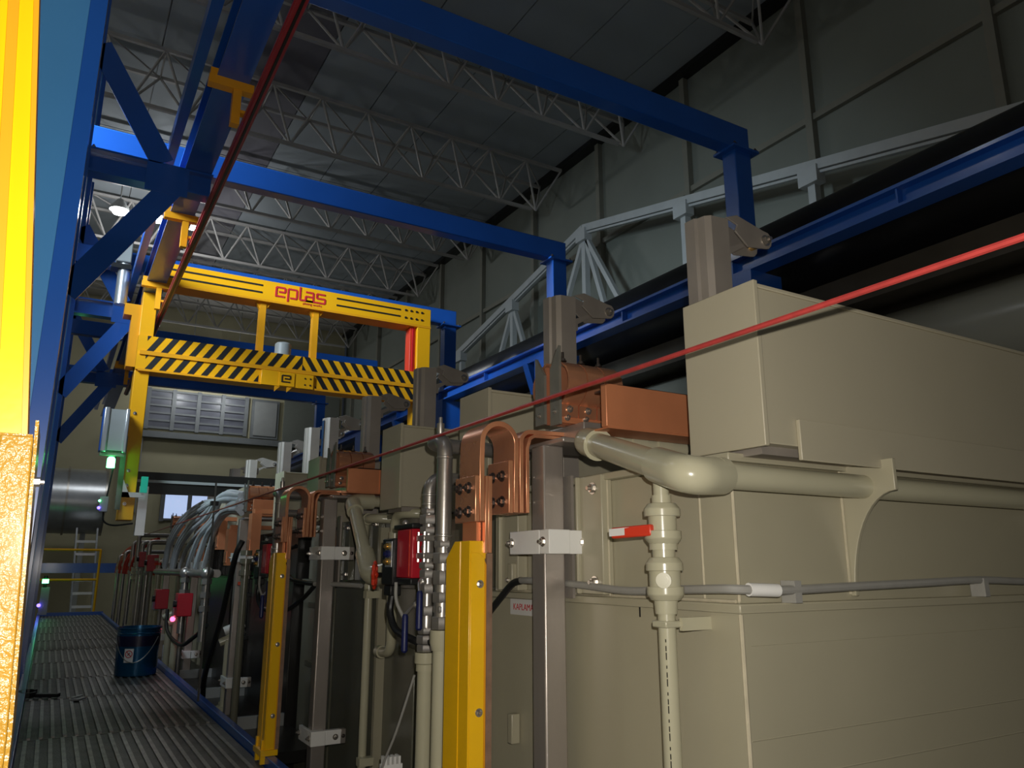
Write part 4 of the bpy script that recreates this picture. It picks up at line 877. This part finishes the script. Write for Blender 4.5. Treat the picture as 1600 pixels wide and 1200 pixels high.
# ================================================================ THE DARKER FAR BAYS
# grey hoses arching down to the manifold
HN = ['first', 'second', 'third', 'fourth', 'fifth', 'sixth', 'seventh', 'eighth']
for b in range(2):
    for i in range(7):
        j = random.uniform(-0.02, 0.02); dz = 0.022 * i
        if b == 0:
            ye = 9.55 - 0.22 * i; x = 1.13 - 0.015 * (i % 3)
            pts = [(x + 0.02, 5.75, 1.30 + 0.01*i), (x + 0.02, 6.5, 1.37 + 0.008*i + j), (x, 7.5 - 0.1*i, 1.42 - 0.03*i + j), (x - 0.02, 8.6 - 0.2*i, 1.32 - 0.03*i), (x - 0.03, ye - 0.25, 1.12 - 0.02*i), (x - 0.03, ye, 0.84)]
        else:
            ye = 7.75 - 0.16 * i; x = 1.09 - 0.015 * (i % 3)
            pts = [(x + 0.04, 5.70, 1.22 + 0.014*i), (x + 0.02, 6.1, 1.24 + 0.008*i + j), (x, 6.6 - 0.05*i, 1.18 + j), (x - 0.01, 7.2 - 0.12*i, 1.08), (x - 0.01, ye, 0.84)]
        hs = MB().tube(spline(pts, 6), 0.019, 10).build('grey_hose', 'hose')
        tag(hs, [f'glossy grey hose of the long arching bundle, {HN[i]} counted from its far end', f'glossy grey hose of the short bundle over the manifold, {HN[i]} from its far end'][b], 'hose', ['long grey hose bundle', 'short grey hose bundle'][b])
mf = thing('steel_manifold', 'steel manifold pipes under the ends of the grey hoses', 'manifold', (1.08, 8, 0.78))
for x in (1.06, 1.13): MB().cyl((x, 6.45, 0.80), (x, 9.8, 0.80), 0.032, seg=14).build('header', 'steel_pipe', mf)
for y, x in ((6.45, 1.06), (7.35, 1.03)):
    MB().sphere((x, y, 0.80), 0.05).build('elbow_cap', 'chrome', mf); MB().cyl((x, y, 0.80), (x, y, 0.30), 0.03, seg=12).build('drop_pipe', 'steel_pipe', mf)
    for z in (0.72, 0.62, 0.52): MB().lathe((x, y, z), (0, 0, 1), [(0, 0.042), (0.04, 0.042)], 6).build('hex_nut', 'chrome', mf)
for i in range(7):
    for b in range(2):
        y = 9.55 - 0.22*i if b == 0 else 7.75 - 0.16*i; MB().lathe((1.10 if b == 0 else 1.07, y, 0.80), (0, 0, 1), [(0, 0.026), (0.09, 0.026)], 8).build('hose_tail', 'black' if b == 0 and i in (0, 1, 4, 5) else 'chrome', mf)
# smaller pipe work
for i, (x, y, z0, z1, r, red) in enumerate([(1.08, 12.35, 0.0, 0.78, 0.045, 0), (1.12, 12.9, 0.0, 0.80, 0.045, 0), (1.10, 11.4, -0.3, 0.70, 0.04, 0), (1.16, 10.6, -0.4, 0.85, 0.04, 1), (1.10, 9.95, -0.4, 0.9, 0.035, 1), (1.05, 5.05, -0.6, 0.90, 0.022, 1), (1.20, 6.0, -0.1, 0.42, 0.035, 0), (1.14, 5.82, -0.1, 0.36, 0.03, 0), (1.06, 8.3, -0.1, 0.40, 0.03, 0), (1.04, 7.7, -0.1, 0.38, 0.03, 0)]):
    P_ = thing('cream_pipe', ['cream standing pipe far along the line, left of a pair', 'cream standing pipe far along the line, right of a pair', 'cream standing pipe in front of the far pair', 'cream valve pipe with red nuts beyond the grey hoses', 'cream valve pipe with red nuts left of the long grey hoses', 'grey-brown standing pipe with red lever just beyond the farther yellow guard', 'short thick standpipe with slanted cap beyond the kerb', 'short standpipe beside the slanted cap', 'short cream standpipe behind the bucket', 'short cream standpipe right of the bucket'][i], 'pipe', (x, y, z0), 'far standing pipes')
    MB().cyl((x, y, z0), (x, y, z1), r, seg=14).build('run', 'pipe' if i not in (5,) else 'olive', P_)
    if z1 > 0.6:
        for z in (z1 - 0.10, z1 - 0.03, z1 + 0.02): MB().lathe((x, y, z), (0, 0, 1), [(0, r*1.6), (0.03, r*1.6)], 12).build('union_nut', 'redplastic' if red and i != 5 and z < z1 else 'pipe' if i != 5 else 'olive', P_)
        if i == 5: MB().box(x - 0.02, x + 0.02, y, y + 0.09, z1 - 0.16, z1 - 0.14).build('lever', 'redplastic', P_)
    else: MB().cyl((x - 0.06, y + 0.02, z1 - 0.02), (x + 0.07, y, z1 + 0.035), r*0.9, seg=12).build('cap_elbow', 'white' if i == 6 else 'pipe', P_)
    MB().lathe((x, y, z0), (0, 0, 1), [(0, r*1.9), (0.03, r*1.9)], 12).build('foot_flange', 'pipe', P_)
for i, (y, z) in enumerate(((13.3, 1.22), (12.5, 1.30), (11.9, 1.18), (11.0, 1.16), (14.6, 1.1), (15.8, 1.05))):
    P_ = thing('steel_pipe', f'bent bright steel pipe above the far tanks, {NTH[i]} of the far group', 'pipe', (1.1, y, 0.5), 'far bent steel pipes')
    MB().tube(fillet([(1.08, y, -1.0), (1.08, y, z), (1.7, y + 0.1, z)], 0.06, 6), 0.03, 12).build('run', 'steel_pipe', P_)
    for zz in (0.75, 0.86): MB().lathe((1.08, y, zz), (0, 0, 1), [(0, 0.045), (0.05, 0.045)], 6).build('hex_nut', 'chrome', P_)
for i, (x, y, z, led) in enumerate(((1.02, 8.75, 0.44, 0), (1.04, 7.35, 0.44, 1), (1.05, 11.2, 0.85, 0), (1.06, 10.3, 0.8, 0))):
    A = thing('valve_actuator', ['red actuator box with black knob behind the bucket', 'red actuator block with a glowing red lamp below the grey hoses', 'small red actuator far beyond the grey hoses', 'small red actuator left of the grey hose ends'][i], 'actuator', (x, y, z), 'red valve actuators')
    MB().box(x - 0.06, x + 0.06, y - 0.07, y + 0.1, z, z + 0.19).build('body', 'red', A, 0.006); MB().box(x - 0.05, x + 0.05, y + 0.12, y + 0.3, z - 0.02, z + 0.12).build('pilot_box', 'greybox', A, 0.006)
    MB().cyl((x - 0.06, y, z + 0.1), (x - 0.085, y, z + 0.1), 0.03).build('knob', 'black', A); MB().cyl((x, y + 0.02, -0.1), (x, y + 0.02, z), 0.02, seg=10).build('stem', 'steel_pipe', A)
    if led: MB().sphere((x - 0.06, y + 0.14, z - 0.03), 0.022).build('red_lamp', 'red_led', A)
for i in range(8):
    y = 13.2 + 0.42 * i
    hs = MB().tube(spline([(1.35, y - 0.6, 1.25), (1.2, y - 0.3, 1.15), (1.1, y, 0.95), (1.08, y + 0.1, 0.75)], 5), 0.028, 8).build('red_hose', 'redhose'); tag(hs, f'red hose in the far bundle near the walkway end, {HN[i]} from the camera', 'hose', 'far red hose bundle')
# copper drops in the far bays
for i, (y, z0, z1) in enumerate(((5.20, 0.92, 1.19), (5.95, 0.86, 1.12), (6.35, 0.98, 1.20), (7.3, 0.9, 1.2))):
    o = MB().box(1.10, 1.16, y, y + 0.10, z0, z1).build('copper_drop', 'copper_bar'); tag(o, f'vertical copper drop bar below the far busbars, {NTH[i]} to the camera', 'busbar', 'copper drop bars')
    MB().box(1.095, 1.10, y + 0.01, y + 0.09, z0 + 0.02, z0 + 0.10).build('contact_plate', 'copper', o); MB().box(1.12, 1.42, y + 0.02, y + 0.08, z1, z1 + 0.03).build('cross_strip', 'copper_bar', o)
o = MB().bar((0.90, 5.40, 0.036), (0.975, 5.90, 1.44), 0.013, 0.013).build('steel_rod', 'board_dark'); tag(o, 'tall thin brown rod leaning by the kerb', 'rod')
MB().box(0.95, 1.0, 5.87, 5.93, 1.28, 1.31).build('clamp', 'black', o)
o = MB().tube(spline([(1.10, 5.45, 1.02), (1.07, 5.5, 0.9), (1.06, 5.75, 0.5), (1.05, 6.1, 0.12), (1.08, 6.3, -0.08)], 6), 0.019, 10).build('black_hose', 'black'); tag(o, 'thick black hose hanging down to the shelf by the kerb', 'hose')
o = MB().tube(spline([(1.02, 8.2, 0.45), (1.0, 7.9, 0.28), (1.02, 7.2, 0.22), (1.05, 6.8, 0.30), (1.08, 6.4, 0.42)], 6), 0.016, 8).build('black_cable', 'black'); tag(o, 'black cable sagging below the red actuator block', 'cable')
o = MB().box(1.40, 1.44, 5.62, 5.72, 1.22, 1.42).build('hose_shield', 'plexi'); tag(o, 'small shiny blue-grey plate at the top ends of the grey hoses', 'plate')

# bucket and odds and ends on the walkway
bk = thing('bucket', 'shiny blue tin bucket with a warning label on the walkway', 'bucket', (0.705, 7.24, 0.002))
cx, cy_ = 0.705, 7.24
MB().lathe((cx, cy_, 0.002), (0, 0, 1), [(0, 0.150), (0.006, 0.155), (0.36, 0.163), (0.362, 0.170), (0.372, 0.170), (0.372, 0.160), (0.05, 0.152)], 40).build('shell', 'bucket', bk)
MB().lathe((cx, cy_, 0.23), (0, 0, 1), [(0, 0.1605), (0.08, 0.1625)], 40).build('printed_band', 'bucket_band', bk)
for z in (0.325, 0.345): MB().lathe((cx, cy_, z), (0, 0, 1), [(0, 0.1625), (0.004, 0.166), (0.008, 0.1625)], 40).build('ridge', 'bucket', bk)
lb = MB(); a0 = radians(-118)
pts = [(cx + 0.1605*cos(a0 + t), cy_ + 0.1605*sin(a0 + t)) for t in [(-0.22 + 0.44*i/6) for i in range(7)]]
lb.ribbon(pts, 0.002, 'z', 0.11, 0.215).build('label', 'label', bk)
def ring_on_bucket(rr, zc):
    P_ = [];
    for i in range(25):
        t = i/24*2*pi; an = a0 + rr*cos(t)/0.162; P_.append((cx + 0.1625*cos(an), cy_ + 0.1625*sin(an), zc + rr*sin(t)))
    return P_
MB().tube(ring_on_bucket(0.026, 0.175), 0.003, 6).build('warning_ring', 'ink_red', bk)
MB().tube([(cx + 0.1625*cos(a0 + t*0.018/0.162), cy_ + 0.1625*sin(a0 + t*0.018/0.162), 0.175 - 0.018*t) for t in (-1, -0.5, 0, 0.5, 1)], 0.003, 6).build('warning_slash', 'ink_red', bk)
MB().tube([(cx + 0.1625*cos(a0 + t*0.008/0.162), cy_ + 0.1625*sin(a0 + t*0.008/0.162), 0.175 + 0.016*t*0.6) for t in (-1, -0.5, 0, 0.5, 1)], 0.003, 6).build('warning_figure', 'ink_black', bk)
MB().tube([(cx + 0.172*cos(t), cy_ + 0.172*sin(t), 0.30 - 0.19*sin((t - radians(-170))/radians(130)*pi)) for t in [radians(-170 + 130*i/14) for i in range(15)]], 0.003, 6).build('handle', 'chrome', bk)
o = thing('black_clamp', 'black metal clamp lying on the near walkway planks', 'clamp', (0.04, 6.4, 0.003))
MB().ribbon([(-0.02 + 0.05*cos(t), 6.42 + 0.10*sin(t)) for t in [i/12*5.2 + 0.5 for i in range(13)]], 0.018, 'z', 0.003, 0.035).build('jaw', 'black', o)
MB().bar((0.03, 6.33, 0.016), (0.16, 6.28, 0.014), 0.05, 0.022).build('arm', 'black', o)
o = thing('paper_scrap', 'small crumpled pale scrap right of the black clamp', 'scrap', (0.26, 6.12, 0.003))
MB().prism([(0.22, 6.06), (0.27, 6.04), (0.315, 6.11), (0.26, 6.18)], 'z', 0.003, 0.012).build('sheet', 'alu', o); MB().bar((0.23, 6.08, 0.016), (0.29, 6.15, 0.02), 0.02, 0.008).build('fold', 'alu', o)
